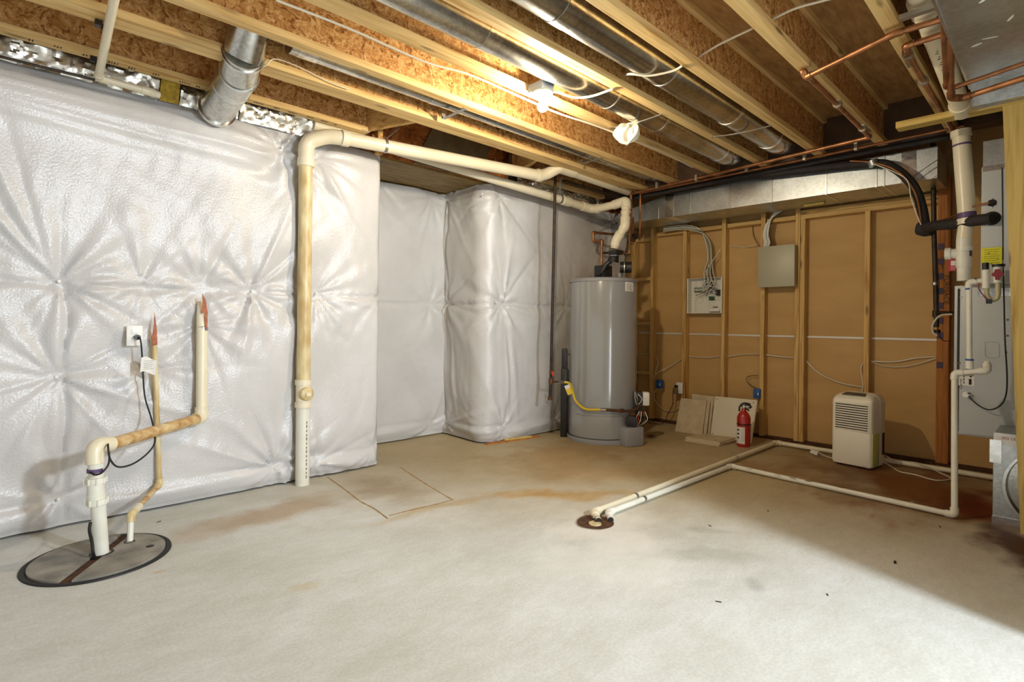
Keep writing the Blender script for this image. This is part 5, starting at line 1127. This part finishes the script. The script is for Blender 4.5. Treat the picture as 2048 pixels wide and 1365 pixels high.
# perforated black channel left of heater
qc = at(1128, 872, z=0.0)
t = thing('intake_shroud', 'tall black plastic channel with toothed upper part hugging the heater left side', 'channel', qc)
mt = Matrix.Translation(Vector((3.98, 3.30, 0))) 
cpos = at(1128, 864, x=4.03); cpos.z = 0
mt = Matrix.Translation(cpos) @ Matrix.Rotation(math.radians(45.8 - 90), 4, 'Z')
hz = at(1128, 738, x=4.03).z; ht = at(1128, 697, x=4.03).z
b = B(); b.M = mt; b.box(-0.035, 0.035, -0.02, 0.03, 0.0, hz, 0.004); b.build('channel_body', BLACKP, t)
b = B(); b.M = mt; b.box(-0.027, 0.022, -0.015, 0.03, hz, ht, 0.004)
for k in range(11):
    zz = hz + 0.006 + k * (ht - hz - .02) / 11; b.box(-0.033, -0.026, -0.018, 0.0, zz, zz + 0.008); b.box(0.021, 0.031, -0.018, 0.0, zz, zz + 0.008)
b.build('toothed_section', BLACKP, t)
b = B(); b.M = mt
for zz in (0.03, hz - .10, ht - .06): b.tube([(0.035, -0.01, zz), (0.05, -0.01, zz)], 0.010, 10)
b.build('mounting_lug', BLACKP, t)
# floor sticks in front of the corner blanket
a_, b_ = at(972, 889, z=0.006), at(1078, 873, z=0.006)
tag(B().bar(a_, b_, 0.045, 0.012).build('wood_strip', STUDD, smooth=False), 'long reddish wood strip lying on the floor by the corner blanket', 'wood')
a_, b_ = at(1008, 880, z=0.018), at(1062, 873, z=0.018)
tag(B().bar(a_, b_, 0.04, 0.010).build('wood_strip', HEADW, smooth=False), 'short pale wood strip lying on top of the reddish strip', 'wood')

# ================================================================== FLOOR THINGS BY THE STUD WALL
def board(label, corners, th, m, name='leaning_board', cat='board'):
    """corners: bl, br, tr, tl of the front face"""
    p = [Vector(c) for c in corners]; n = (p[1] - p[0]).cross(p[3] - p[0]).normalized()
    if n.x < 0: n = -n
    o = B().prism(p, n * th).build(name, m, smooth=False); return tag(o, label, cat)
xt = 5.35
def lean(px0, py0, px1, py1, px2, py2, px3, py3, xb, xtp): return [at(px0, py0, x=xb), at(px1, py1, x=xb), at(px2, py2, x=xtp), at(px3, py3, x=xtp)]
cA_ = lean(1351, 863, 1404, 871, 1412, 803, 1361, 797, 5.17, 5.33)
bl = at(1350, 862, z=0.0); br = at(1404, 871, z=0.0)
def tile_board(label, pxs, th, back, z0=0.0, m=TILE):
    (ax, ay), (bx_, by_), (cx_, cy_), (dx_, dy_) = pxs
    A = at(ax, ay, z=z0); Bq = at(bx_, by_, z=z0); Cq = at(cx_, cy_, x=Bq.x + back); Dq = at(dx_, dy_, x=A.x + back)
    return board(label, [A, Bq, Cq, Dq], th, m)
tile_board('hindmost tan board leaning behind the stack at the wall', [(1385, 862), (1427, 868), (1431, 794), (1384, 788)], 0.01, 0.10)
tile_board('third tan board of the leaning stack, showing its edge', [(1358, 861), (1419, 870), (1426, 803), (1368, 797)], 0.012, 0.12)
tile_board('second tan board of the leaning stack, showing its edge', [(1355, 862), (1412, 871), (1420, 804), (1364, 798)], 0.010, 0.135)
tile_board('front tan board of the leaning stack with a faint ring mark', [(1350, 863), (1404, 871), (1413, 802), (1362, 797)], 0.012, 0.15)
fb_ = tile_board('square white painted board with corner holes leaning on the back wall', [(1420, 869), (1502, 887), (1514, 801), (1430, 793)], 0.012, 0.16, m=WBOARD)
fb_['_org'] = tuple(fb_.location)
for px, py in ((1434.5, 798), (1507, 806), (1425, 868)):
    f_ = (888 - py) / 92; B().lathe([(0, .002), (0.005, .001), (0.005, 0)], at(px, py, x=5.085 + 0.165 * max(0, min(1, f_)) - 0.004 - (0.04 if px > 1480 else 0) * 0), (-1, 0, 0.2), 10).build('corner_hole', DARKG, fb_)
# flat boards on floor
def flat(label, px, z, th, m):
    ps = [at(a, b_, z=z + th) for a, b_ in px]; pb = [Vector((p.x, p.y, z)) for p in ps]
    return tag(B().prism(pb, (0, 0, th)).build('flat_board', m, smooth=False), label, 'board')
flat('bottom tan board lying on the floor before the leaning boards', [(1369, 880), (1438, 891), (1471, 882), (1402, 872)], 0.0, 0.012, TILE)
flat('middle tan board of the floor stack before the leaning boards', [(1371, 877), (1440, 888), (1473, 880), (1404, 870)], 0.0125, 0.012, TILE)
flat('top tan board of the floor stack before the leaning boards', [(1371, 874), (1440, 885), (1471, 876), (1405, 868)], 0.025, 0.011, TILE)
# fire extinguisher
ec = at(1487, 893, z=0); ec.z = 0
t = thing('fire_extinguisher', 'red fire extinguisher standing on the floor before the white board', 'fire extinguisher', ec)
R_ = 0.058
B().lathe([(0, 0), (R_ - .004, 0), (R_, 0.008), (R_, 0.255), (R_ - .004, 0.275), (R_ - .016, 0.300), (R_ - .034, 0.318), (0.020, 0.328), (0.018, 0.345), (0, 0.345)], ec, n=36).build('cylinder', RED, t)
B().lathe([(R_ + .001, 0.198), (R_ + .003, 0.203), (R_ + .001, 0.210)], ec, n=36).build('band', BLACKP, t)
ce = (Vector((0, 0, 0)) - Vector((ec.x, ec.y, 0))).normalized(); se = Vector((0, 0, 1)).cross(ce)
def ept(deg, r, z): a = math.radians(deg); return ec + (ce * math.cos(a) + se * math.sin(a)) * r + Vector((0, 0, z))
B().grid(lambda u, v: ept(-75 + 85 * u, R_ + .001, 0.03 + 0.15 * v), 14, 2).build('instruction_label', PAPER, t)
for k in range(7): B().grid(lambda u, v: ept(-20 + 24 * u, R_ + .0018, 0.165 - k * 0.018 + 0.003 * v), 4, 1).build('label_text', MATS['grey_ink'], t)
for k in range(3): B().grid(lambda u, v: ept(-62 + 24 * u, R_ + .0018, 0.145 - k * 0.035 + 0.014 * v), 4, 1).build('label_picture', INK, t)
B().tube([ec + Vector((0, 0, .340)), ec + Vector((0, 0, .372))], [0.016, 0.014], 14).build('valve', STEEL, t)
B().tube(smooth_path([ec + se * -0.012 + Vector((0, 0, .365)), ec + se * 0.02 + Vector((0, 0, .378)), ec + se * 0.05 + Vector((0, 0, .372)), ec + se * 0.058 + Vector((0, 0, .358)), ec + se * 0.035 + Vector((0, 0, .35))]), 0.0085, 10).build('carry_handle', BLACKP, t)
B().tube(smooth_path([ec + se * -0.03 + Vector((0, 0, .372)), ec + se * 0.0 + Vector((0, 0, .392)), ec + se * 0.03 + Vector((0, 0, .390)), ec + se * 0.055 + Vector((0, 0, .384))]), 0.008, 10).build('squeeze_lever', BLACKP, t)
B().tube(smooth_path([ec + se * -0.012 + Vector((0, 0, .368)), ec + se * -0.034 + Vector((0, 0, .36)), ec + se * -0.038 + Vector((0, 0, .335)), ec + se * -0.038 + Vector((0, 0, .315))]), [0.008] * 25, 10).build('nozzle', BLACKP, t)
B().tube([ec + se * 0.012 + ce * .01 + Vector((0, 0, .352)), ec + se * 0.042 + ce * .02 + Vector((0, 0, .328))], 0.008, 10).build('safety_strap', BLACKP, t)
B().lathe([(0, .004), (0.011, .002), (0.012, 0)], ec + ce * 0.016 + Vector((0, 0, .362)), ce, 14).build('gauge', PAPER, t)

# dehumidifier
dc = Vector((5.005, 1.165, 0))
t = thing('dehumidifier', 'ivory louvred dehumidifier on the floor before the back wall', 'dehumidifier', dc)
mt = Matrix.Translation(dc) @ Matrix.Rotation(math.radians(-8), 4, 'Z')
hw, hd, hh_ = 0.145, 0.145, 0.575     # half width along y, half depth along x, height
def body(b_, x0, x1, y0, y1, z0, z1, bv): b_.M = mt; b_.box(x0, x1, y0, y1, z0, z1, bv); return b_
# body built as a rounded profile swept across the depth
def rprof(w_, z0, z1, rt, rb, n=6):
    pts = []
    for (cx_, cz_, r_, a0) in ((w_ - rb, z0 + rb, rb, -90), (w_ - rt, z1 - rt, rt, 0), (-w_ + rt, z1 - rt, rt, 90), (-w_ + rb, z0 + rb, rb, 180)):
        for k in range(n + 1): a = math.radians(a0 + 90 * k / n); pts.append((cx_ + r_ * math.cos(a), cz_ + r_ * math.sin(a)))
    return pts
def swept(m, name, sections, par=None):
    b_ = B(); b_.M = mt; vs = []; n = None
    for (x_, pr) in sections:
        n = len(pr); vs += [(x_, p, q) for p, q in pr]
    fs = [[i * n + k, i * n + (k + 1) % n, (i + 1) * n + (k + 1) % n, (i + 1) * n + k] for i in range(len(sections) - 1) for k in range(n)]
    fs += [list(range(n))[::-1], [(len(sections) - 1) * n + k for k in range(n)]]
    b_.add(vs, fs); return b_.build(name, m, par or t, ang=50)
swept(DEHUM, 'front_shell', [(-hd, rprof(hw - .012, 0.02, hh_ - .055, .02, .02)), (-hd + .01, rprof(hw - .004, 0.014, hh_ - .038, .03, .02)), (-hd + .03, rprof(hw, 0.012, hh_ - .02, .045, .02)), (-hd + .075, rprof(hw, 0.012, hh_ - .004, .06, .02)), (0.0, rprof(hw, 0.012, hh_, .07, .02))])
swept(DEHUM, 'rear_shell', [(0.0, rprof(hw + .001, 0.012, hh_ + .001, .07, .02)), (hd - .05, rprof(hw, 0.012, hh_ - .004, .07, .02)), (hd, rprof(hw - .02, 0.02, hh_ - .03, .05, .02))])
gz = 0.29
b = B(); body(b, -hd - .004, -hd + .004, -hw + .022, hw - .022, gz, hh_ - .075, 0); gr = b.build('grille', DEHUM, t)
for k in range(11):
    zz = gz + 0.012 + k * 0.0185
    b = B(); b.M = mt; b.box(-hd - .0055, -hd - .003, -hw + .030, hw - .030, zz - 0.004, zz + 0.004); b.build('louvre_slot', DARKG, gr, smooth=False)
    b = B(); b.M = mt; b.bar((-hd - .007, -hw + .030, zz + .009), (-hd - .007, hw - .030, zz + .009), 0.006, 0.0095); b.build('louvre', DEHUM, gr, smooth=False)
b = B(); body(b, -hd - .0015, -hd + .02, -hw + .018, hw - .018, 0.03, gz - .012, 0.003); b.build('bucket_front', DEHUM, t)
b = B(); body(b, -hd + .012, -.01, -hw - .002, -hw + .01, 0.03, gz - .01, 0.002); b.build('water_bucket', TANK, t)
b = B(); b.M = mt; b.add([(-.055, -.07, hh_ + .002), (-.055, .07, hh_ + .002), (-.112, .082, hh_ - .0115), (-.112, -.082, hh_ - .0115), (-.055, -.07, hh_ - .012), (-.055, .07, hh_ - .012), (-.112, .082, hh_ - .028), (-.112, -.082, hh_ - .028)], [(0, 1, 2, 3), (7, 6, 5, 4), (0, 3, 7, 4), (1, 5, 6, 2), (3, 2, 6, 7), (0, 4, 5, 1)]); b.build('control_panel', mat('dark_panel', srgb(70, 62, 48), 0.4), t, smooth=False)
b = B(); body(b, .045, .085, -hw - .003, -hw + .002, 0.10, 0.27, 0); b.build('side_vent', DARKG, t, smooth=False)
for k in range(2):
    b = B(); b.M = mt
    for s_ in (-1, 1): b.tube([(-.09 + .18 * k, s_ * .1, 0.0), (-.09 + .18 * k, s_ * .1, 0.014)], 0.02, 12)
    b.build('foot', BLACKP, t)
cable('power_cord', 'off-white cord looping on the floor right of the dehumidifier', 'cord', [(5.05, 1.02, 0.05), at(1785, 935, z=0.006), at(1800, 944, z=0.006), at(1830, 950, z=0.006), at(1870, 961, z=0.006), at(1897, 960, z=0.006), at(1899, 955, z=0.006), at(1880, 946, z=0.006), at(1850, 932, z=0.045), at(1825, 925, z=0.05), at(1800, 926, z=0.03), (5.12, 1.01, 0.08)], 0.0045, CORDW)
cable('power_cord', 'off-white cord on the floor left of the dehumidifier', 'cord', [at(1620, 905, z=0.03), at(1630, 900, z=0.02), at(1645, 910, z=0.006), at(1660, 916, z=0.006), at(1680, 919, z=0.006)], 0.0045, CORDW)
tag(B().bar(at(1623, 902, z=0.045), at(1636, 908, z=0.03), 0.03, 0.03).build('cord_adapter', WHITEP, smooth=False), 'white cord end lying on the pipe left of the dehumidifier', 'plug')

# ================================================================== SUMP
sc = Vector((0.385, 3.095, 0)); SR = 0.268
t = thing('sump_cover', 'grey split round sump lid with black rim set in the floor at the left', 'sump lid', sc)
B().lathe([(SR + .012, 0.0005), (SR + .010, 0.006), (SR - .006, 0.007), (SR - .016, 0.002)], sc, n=72).build('black_rim', BLACK, t)
B().lathe([(SR - .002, 0.0012), (0, 0.0012)], sc, n=48).build('pit', GAP, t)
gp = at(203, 1112, z=0); gq = at(128, 1170, z=0); gd = (gq - gp); gd.z = 0; gd.normalize(); gn = Vector((-gd.y, gd.x, 0))
def half(sign, w0, label):
    pts = []; 
    for k in range(73):
        a = 2 * math.pi * k / 72; p = sc + Vector((math.cos(a), math.sin(a), 0)) * (SR - 0.014); pts.append(p)
    res = []
    o_ = gp + gn * sign * w0
    n = len(pts)
    for i in range(n - 1):
        a, b_ = pts[i], pts[i + 1]; da = (a - o_).dot(gn) * sign; db = (b_ - o_).dot(gn) * sign
        if da >= 0: res.append(a)
        if (da >= 0) != (db >= 0): res.append(a.lerp(b_, da / (da - db)))
    # keep the polygon, add collar for the pipe
    B().prism([(p.x, p.y, 0.003) for p in res], (0, 0, 0.010)).build('lid_half', LIDM, t, smooth=False)
half(1, 0.024, ''); half(-1, 0.024, '')
B().lathe([(0.036, 0.0135), (0.044, 0.0145), (0.05, 0.0125)], (gp.x, gp.y, 0), n=28).build('pipe_hole', BLACK, t)
gf = at(300, 1093, z=0.013); B().lathe([(0.0, 0.0), (0.016, 0.0005), (0.018, 0)], (gf.x, gf.y, 0.0132), n=16).build('lid_plug', BLACK, t)
gf = at(259, 1084, z=0.013); B().lathe([(0.016, 0.0), (0.022, 0.001), (0.024, 0)], (gf.x, gf.y, 0.0132), n=16).build('pipe_hole', BLACK, t)
t = thing('sump_discharge_pipe', 'fat white PVC discharge pipe rising from the sump and slanting to the wall', 'pipe', (gp.x, gp.y, 0))
P0 = Vector((gp.x, gp.y, 0.01)); P1 = at(190, 915, y=3.09); P2 = at(207, 893, y=3.13); P3 = at(403, 836, y=3.57); P4 = at(404, 655, y=3.60)
P1c = at(189, 893, y=3.10)
pc1 = at(193, 1002, y=3.09); pc2 = at(191, 955, y=3.09)
B().tube([P0, P1], 0.0295, 24).build('pipe', PVCW, t)
B().tube([pc1 - Vector((0, 0, .02)), pc2], 0.034, 24).build('check_valve', PVCW, t)
for p_ in (at(193.5, 1003, y=3.09), at(191, 961, y=3.09)):
    bb = B(); bb.tube([p_ - Vector((0, 0, .012)), p_ + Vector((0, 0, .012))], 0.040, 24)
    for k in range(8): a = k * math.pi / 4; q_ = p_ + Vector((math.cos(a), math.sin(a), 0)) * 0.040; bb.tube([q_ - Vector((0, 0, .013)), q_ + Vector((0, 0, .013))], 0.005, 6)
    bb.build('union_nut', PVCW, t)
ring(at(192, 990, y=3.09), (0, 0, 1), 0.037, 0.008, PVCW, t, 'ridge')
B().tube(fillet([P1 - Vector((0, 0, .03)), P1c + Vector((0, 0, .005)), P2.lerp(P3, .06)], 0.06, 10), 0.036, 24).build('elbow', PVC, t)
ring(at(190, 941, y=3.09), (0, 0, 1), 0.0310, 0.016, PURPLE, t, 'primer_ring')
B().tube([P2, P3], 0.0295, 24).build('pipe', PVCS, t)
P3t = P3.lerp(P4, 0.12)
B().tube(fillet([P3.lerp(P2, .07), P3, P3t], 0.035, 8), 0.036, 24).build('elbow', PVC, t)
B().tube([P3, P4], 0.0295, 24).build('pipe', PVC, t)
ring(at(402, 817, y=3.59), (0, 0, 1), 0.0302, 0.02, PURPLE, t, 'primer_ring'); ring(at(405, 658, y=3.60), (0, 0, 1), 0.0308, 0.02, STEEL, t, 'hose_clamp')
B().tube([P4, P4 + Vector((0, 0.012, 0.07)), P4 + Vector((0.004, 0.045, 0.15))], [0.0295, 0.027, 0.02], 24).build('pipe_end', PVC, t)
# torn sheet over it
o_ = B().prism([at(410, 660, y=3.565), at(415, 655, y=3.565), at(415.5, 625, y=3.57), at(411, 600, y=3.575), at(405, 588, y=3.58), at(405, 610, y=3.575), at(404, 628, y=3.57), at(410, 625, y=3.57)], (0, 0.003, 0)).build('torn_sheet', RUSTS, smooth=False)
tag(o_, 'torn brown-edged flap of blanket at the top of the sump discharge pipe', 'flap')
t = thing('sump_vent_pipe', 'thin stained PVC pipe rising from the sump lid up the left wall', 'pipe', at(260, 1083, z=0.01))
pipe_run(t, [at(260, 1083, z=0.01), at(262, 1030, y=3.232), at(319, 970, y=3.60), at(308, 672, y=3.615)], 0.0135, PVCM, mf=PVCM, fr=1.4, fit=0.035, mats=[PVCW, PVCS, PVCM])
ring(at(274, 1018, y=3.30), at(319, 970, y=3.60) - at(262, 1030, y=3.232), 0.019, 0.06, PVC, t, 'coupling')
o_ = B().prism([at(305, 692, y=3.59), at(315, 690, y=3.59), at(314, 660, y=3.59), at(311, 640, y=3.595), at(309, 625, y=3.60), at(308, 650, y=3.595), at(304, 672, y=3.59)], (0, 0.003, 0)).build('torn_sheet', RUSTS, smooth=False)
tag(o_, 'torn brown-edged flap of blanket at the top of the thin sump vent pipe', 'flap')
c_ = at(270, 672, y=3.585)
ot = outlet('white outlet set in the white blanket at the left with a black plug', (c_.x, 3.60, c_.z), (0, -1, 0), 0.075, 0.112)
pg = at(275, 675, y=3.57)
t = thing('pump_cord', 'black sump pump cord with its plug and loop round the discharge pipe', 'cord', pg)
B().tube([(pg.x, 3.588, pg.z), (pg.x, 3.555, pg.z)], 0.014, 16).build('plug', BLACKP, t)
B().tube(smooth_path([(pg.x, 3.558, pg.z), at(281, 680, y=3.53), at(284, 710, y=3.55), at(286, 750, y=3.56), at(290, 795, y=3.56), at(302, 835, y=3.50), at(309, 868, y=3.34), at(308, 890, y=3.25), at(290, 912, y=3.15), at(262, 930, y=3.08), at(235, 934, y=3.06), at(220, 918, y=3.05), at(216, 892, y=3.06), at(217, 893, y=3.17), at(218, 925, y=3.16), at(205, 945, y=3.05), at(190, 950, y=3.045), at(180, 945, y=3.07)]), 0.0042, 8).build('cord', BLACK, t)
B().tube(smooth_path([at(181, 1045, y=3.07), at(179, 1062, y=3.06), at(184, 1085, y=3.06), at(186, 1105, y=3.05), at(190, 1118, z=0.01)]), 0.0065, 8).build('lower_cord', BLACK, t)
tg0 = at(295, 730, y=3.54)
b = B(); b.grid(lambda u, v: Vector((tg0.x + (-0.5 + u) * 0.072 + 0.006 * v, tg0.y + 0.010 * math.sin(u * 3.0) - 0.01, tg0.z + (-0.5 + v) * 0.08 + 0.008 * math.sin(u * 5) - 0.01 * u)), 12, 10)
b.grid(lambda u, v: Vector((tg0.x + (-0.5 + u) * 0.072 + 0.006 * v, tg0.y + 0.010 * math.sin(u * 3.0) - 0.008, tg0.z + (-0.5 + v) * 0.08 + 0.008 * math.sin(u * 5) - 0.01 * u)), 12, 10)
o_ = b.build('cord_tag', PAPER); tag(o_, 'crumpled white paper tag taped round the black cord', 'tag')
o_['_org'] = tuple(o_.location)
for k in range(5): B().box(tg0.x - 0.02, tg0.x + 0.025 - 0.006 * (k % 2), tg0.y - 0.0165, tg0.y - 0.0155, tg0.z + 0.022 - k * 0.011, tg0.z + 0.0235 - k * 0.011).build('tag_text', MATS['grey_ink'], o_, smooth=False)

# thin cream pipe under the joists top left
t = thing('thin_cream_pipe', 'thin cream PVC pipe crossing under the joists at the upper left', 'pipe', (0.4, 3.0, 2.4))
u1 = at(236, -40, z=2.425); u2 = at(197, 158, z=2.405); u3 = at(305, 186, y=3.60); 
u2 = Vector((u2.x, 3.60, 2.40)); u2 = at(197, 155, y=3.58)
pipe_run(t, [u1, u2, at(300, 184, y=3.585), at(318, 190, y=3.60)], 0.0185, PVC, fr=1.2, fit=0.04)
for px_, py_ in ((214, 58), (202, 128)):
    p_ = at(px_, py_, z=2.424); B().tube([p_ - (u2 - u1).normalized() * .006, p_ + (u2 - u1).normalized() * .006], 0.0225, 18).build('pipe_hanger', BLACKP, t)
    B().box(p_.x - 0.045, p_.x - 0.018, p_.y - 0.015, p_.y + 0.015, 2.425, 2.450).build('hanger_ear', BLACKP, t, smooth=False)
cable('grey_cable', 'thin grey line lying along the top of the left wall under the foil', 'cable', [at(-60, 98, y=3.60), at(60, 128, y=3.60), at(150, 150, y=3.61), at(190, 160, y=3.61)], 0.007, IRON)

# ================================================================== LIGHT FIXTURE, CLOTH, CEILING CABLES
bp = Vector((2.262, 2.10, 0)); 
bulbc = at(1085, 213, y=2.12); bx_, by_ = bulbc.x, 2.12
t = thing('ceiling_lamp', 'lit bare bulb in a white porcelain holder on a ceiling box', 'lamp', (bx_, by_, 2.33))
b = B(); b.box(bx_ - .05, bx_ + .05, by_ - 0.045, by_ + 0.075, 2.425, 2.475, 0.006); b.build('junction_box', mat('pale_blue_box', srgb(140, 148, 158), 0.6), t)
B().lathe([(0.0, 0.0), (0.055, 0.0), (0.057, -0.008), (0.040, -0.018), (0.026, -0.034), (0.024, -0.044), (0, -0.044)], (bx_, by_, 2.425), n=32).build('lamp_holder', WHITEP, t)
bz = bulbc.z
bulb_m = bpy.data.materials.new('lit_bulb'); bulb_m.use_nodes = True
pb_ = bulb_m.node_tree.nodes['Principled BSDF']; pb_.inputs['Base Color'].default_value = (1, 1, 1, 1)
pb_.inputs['Emission Color'].default_value = (1.0, 0.86, 0.64, 1); pb_.inputs['Emission Strength'].default_value = BULB_W / (4 * math.pi * 0.029 ** 2 * math.pi)
B().lathe([(0.012, 0.040), (0.014, 0.030), (0.022, 0.018), (0.029, 0.004), (0.030, -0.004), (0.026, -0.017), (0.016, -0.027), (0.0, -0.031)], (bx_, by_, bz), n=32).build('bulb', bulb_m, t)
cable('ceiling_cable', 'white cable curling from the lamp box over to the next joist', 'cable', [(bx_ + .05, by_, 2.44), at(1112, 184, z=2.43), at(1150, 195, z=2.42), at(1185, 192, z=2.425), at(1225, 178, z=2.44)], 0.0062, CORDW)
def stap(pts, r, label, m=CORDW): cable('ceiling_cable', label, 'cable', pts, r, m)
yc = JY['D'] - 0.036
stap([at(552, 0, y=yc + .02), at(700, 58, y=yc), at(848, 123, y=yc), at(940, 150, y=yc), at(1050, 198, y=yc), at(1120, 228, y=yc), at(1200, 255, y=yc), at(1320, 302, y=yc), at(1385, 335, y=yc)], 0.0055, 'long thin white cable stapled along the side of the bulb joist')
stap([at(505, 140, z=2.44), at(530, 132, z=2.445), at(550, 118, y=2.96), at(600, 135, y=2.96), at(660, 165, y=2.96), at(700, 180, y=2.96)], 0.003, 'thin wire from the steel elbow along the doubled joist')
stap([at(1252, 150, z=2.50), at(1262, 148, z=2.46), at(1300, 151, z=2.44), at(1345, 142, z=2.44), at(1364, 132, z=2.447)], 0.0058, 'white cable end crossing under the darker round duct')
stap([at(1397, 114, z=2.52), at(1440, 88, z=2.52), at(1505, 57, z=2.52)], 0.0058, 'white cable crossing the bay before the knotty joist')
stap([at(1545, 38, z=2.52), at(1590, 17, z=2.52), at(1640, 3, z=2.52), at(1700, -12, z=2.52)], 0.0058, 'white cable crossing the bay beyond the knotty joist')
# cloth hanging from joist D
cc = at(1254, 268, z=2.40)
def cl(u, v):
    a = 2 * math.pi * u; ph = math.pi * v
    r = 0.075 * (1 + 0.13 * math.sin(5 * a + 2.2 * ph) + 0.10 * abs(math.sin(6.5 * a + 2 * ph)) + 0.05 * math.sin(17 * a + 4 * ph))
    return (cc.x + r * math.sin(ph) * math.cos(a) * 1.05, cc.y + r * math.sin(ph) * math.sin(a) * 1.05, cc.z + 0.058 * math.cos(ph) * (1 + 0.25 * math.sin(3 * a)) + 0.012 * math.sin(7 * a) * math.sin(ph))
o_ = B().grid(cl, 120, 40).build('cloth_bundle', CLOTH, ang=60); tag(o_, 'crumpled ivory cloth wad tied under the bulb joist', 'cloth')
cable('tie_string', 'thin reddish string holding the cloth wad', 'string', [(cc.x - .0, cc.y - 0.02, cc.z + 0.05), at(1276, 248, z=2.46), at(1271, 240, z=2.5)], 0.002, REDH)

# floor patch outline near the stack and small scraps
def crack(label, pts, w_=0.006): return cable('floor_crack', label, 'crack', [at(a, b_, z=0.0005) for a, b_ in pts], w_ / 2, mat('crack_dirt', srgb(150, 122, 84), 0.9) if 'crack_dirt' not in MATS else MATS['crack_dirt'])
for lb, pts in (('long dark joint on the near side of the patched slab square', [(655, 955), (690, 980), (720, 1003), (748, 1018), (775, 1038)]), ('front joint of the patched slab square', [(778, 1032), (830, 1019), (870, 1010), (906, 1000)]), ('far joint of the patched slab square', [(800, 935), (838, 960), (870, 980), (906, 1001)])):
    o_ = B(); pp = smooth_path([at(a, b_, z=0.0) for a, b_ in pts], 6)
    for a, b_ in zip(pp, pp[1:]): o_.bar(a, b_, 0.009 + 0.004 * random.random(), 0.0016)
    o_ = o_.build('slab_joint', MATS.get('joint_dirt') or mat('joint_dirt', srgb(140, 108, 68), 0.9, 0, srgb(178, 146, 100), 30), smooth=False); tag(o_, lb, 'joint')
for k, (px, py, L_, a_) in enumerate(((1536, 982 + 40, 0.02, .4), (1420, 1052, 0.02, 1.), (1437, 1204, 0.02, 2), (1790, 1125, 0.03, .2), (1880, 1054, 0.03, .3), (1655, 1190, 0.015, .5), (318, 1044, 0.02, .3))):
    p_ = at(px, py, z=0.002); d_ = Vector((math.cos(a_), math.sin(a_), 0)) * L_
    tag(B().bar(p_ - d_ * 0.55, p_ + d_ * 0.55, 0.004 if k != 3 else 0.010, 0.002).build('debris', INK, smooth=False), 'tiny dark scrap on the concrete floor ' + ('in front of the floor drain', 'right of the floor drain', 'in the pale middle of the floor', 'in the shaded right part of the floor', 'below the corner of the white drain pipe', 'in the pale lower right part', 'behind the sump lid')[k], 'debris', 'tiny scraps on the floor')
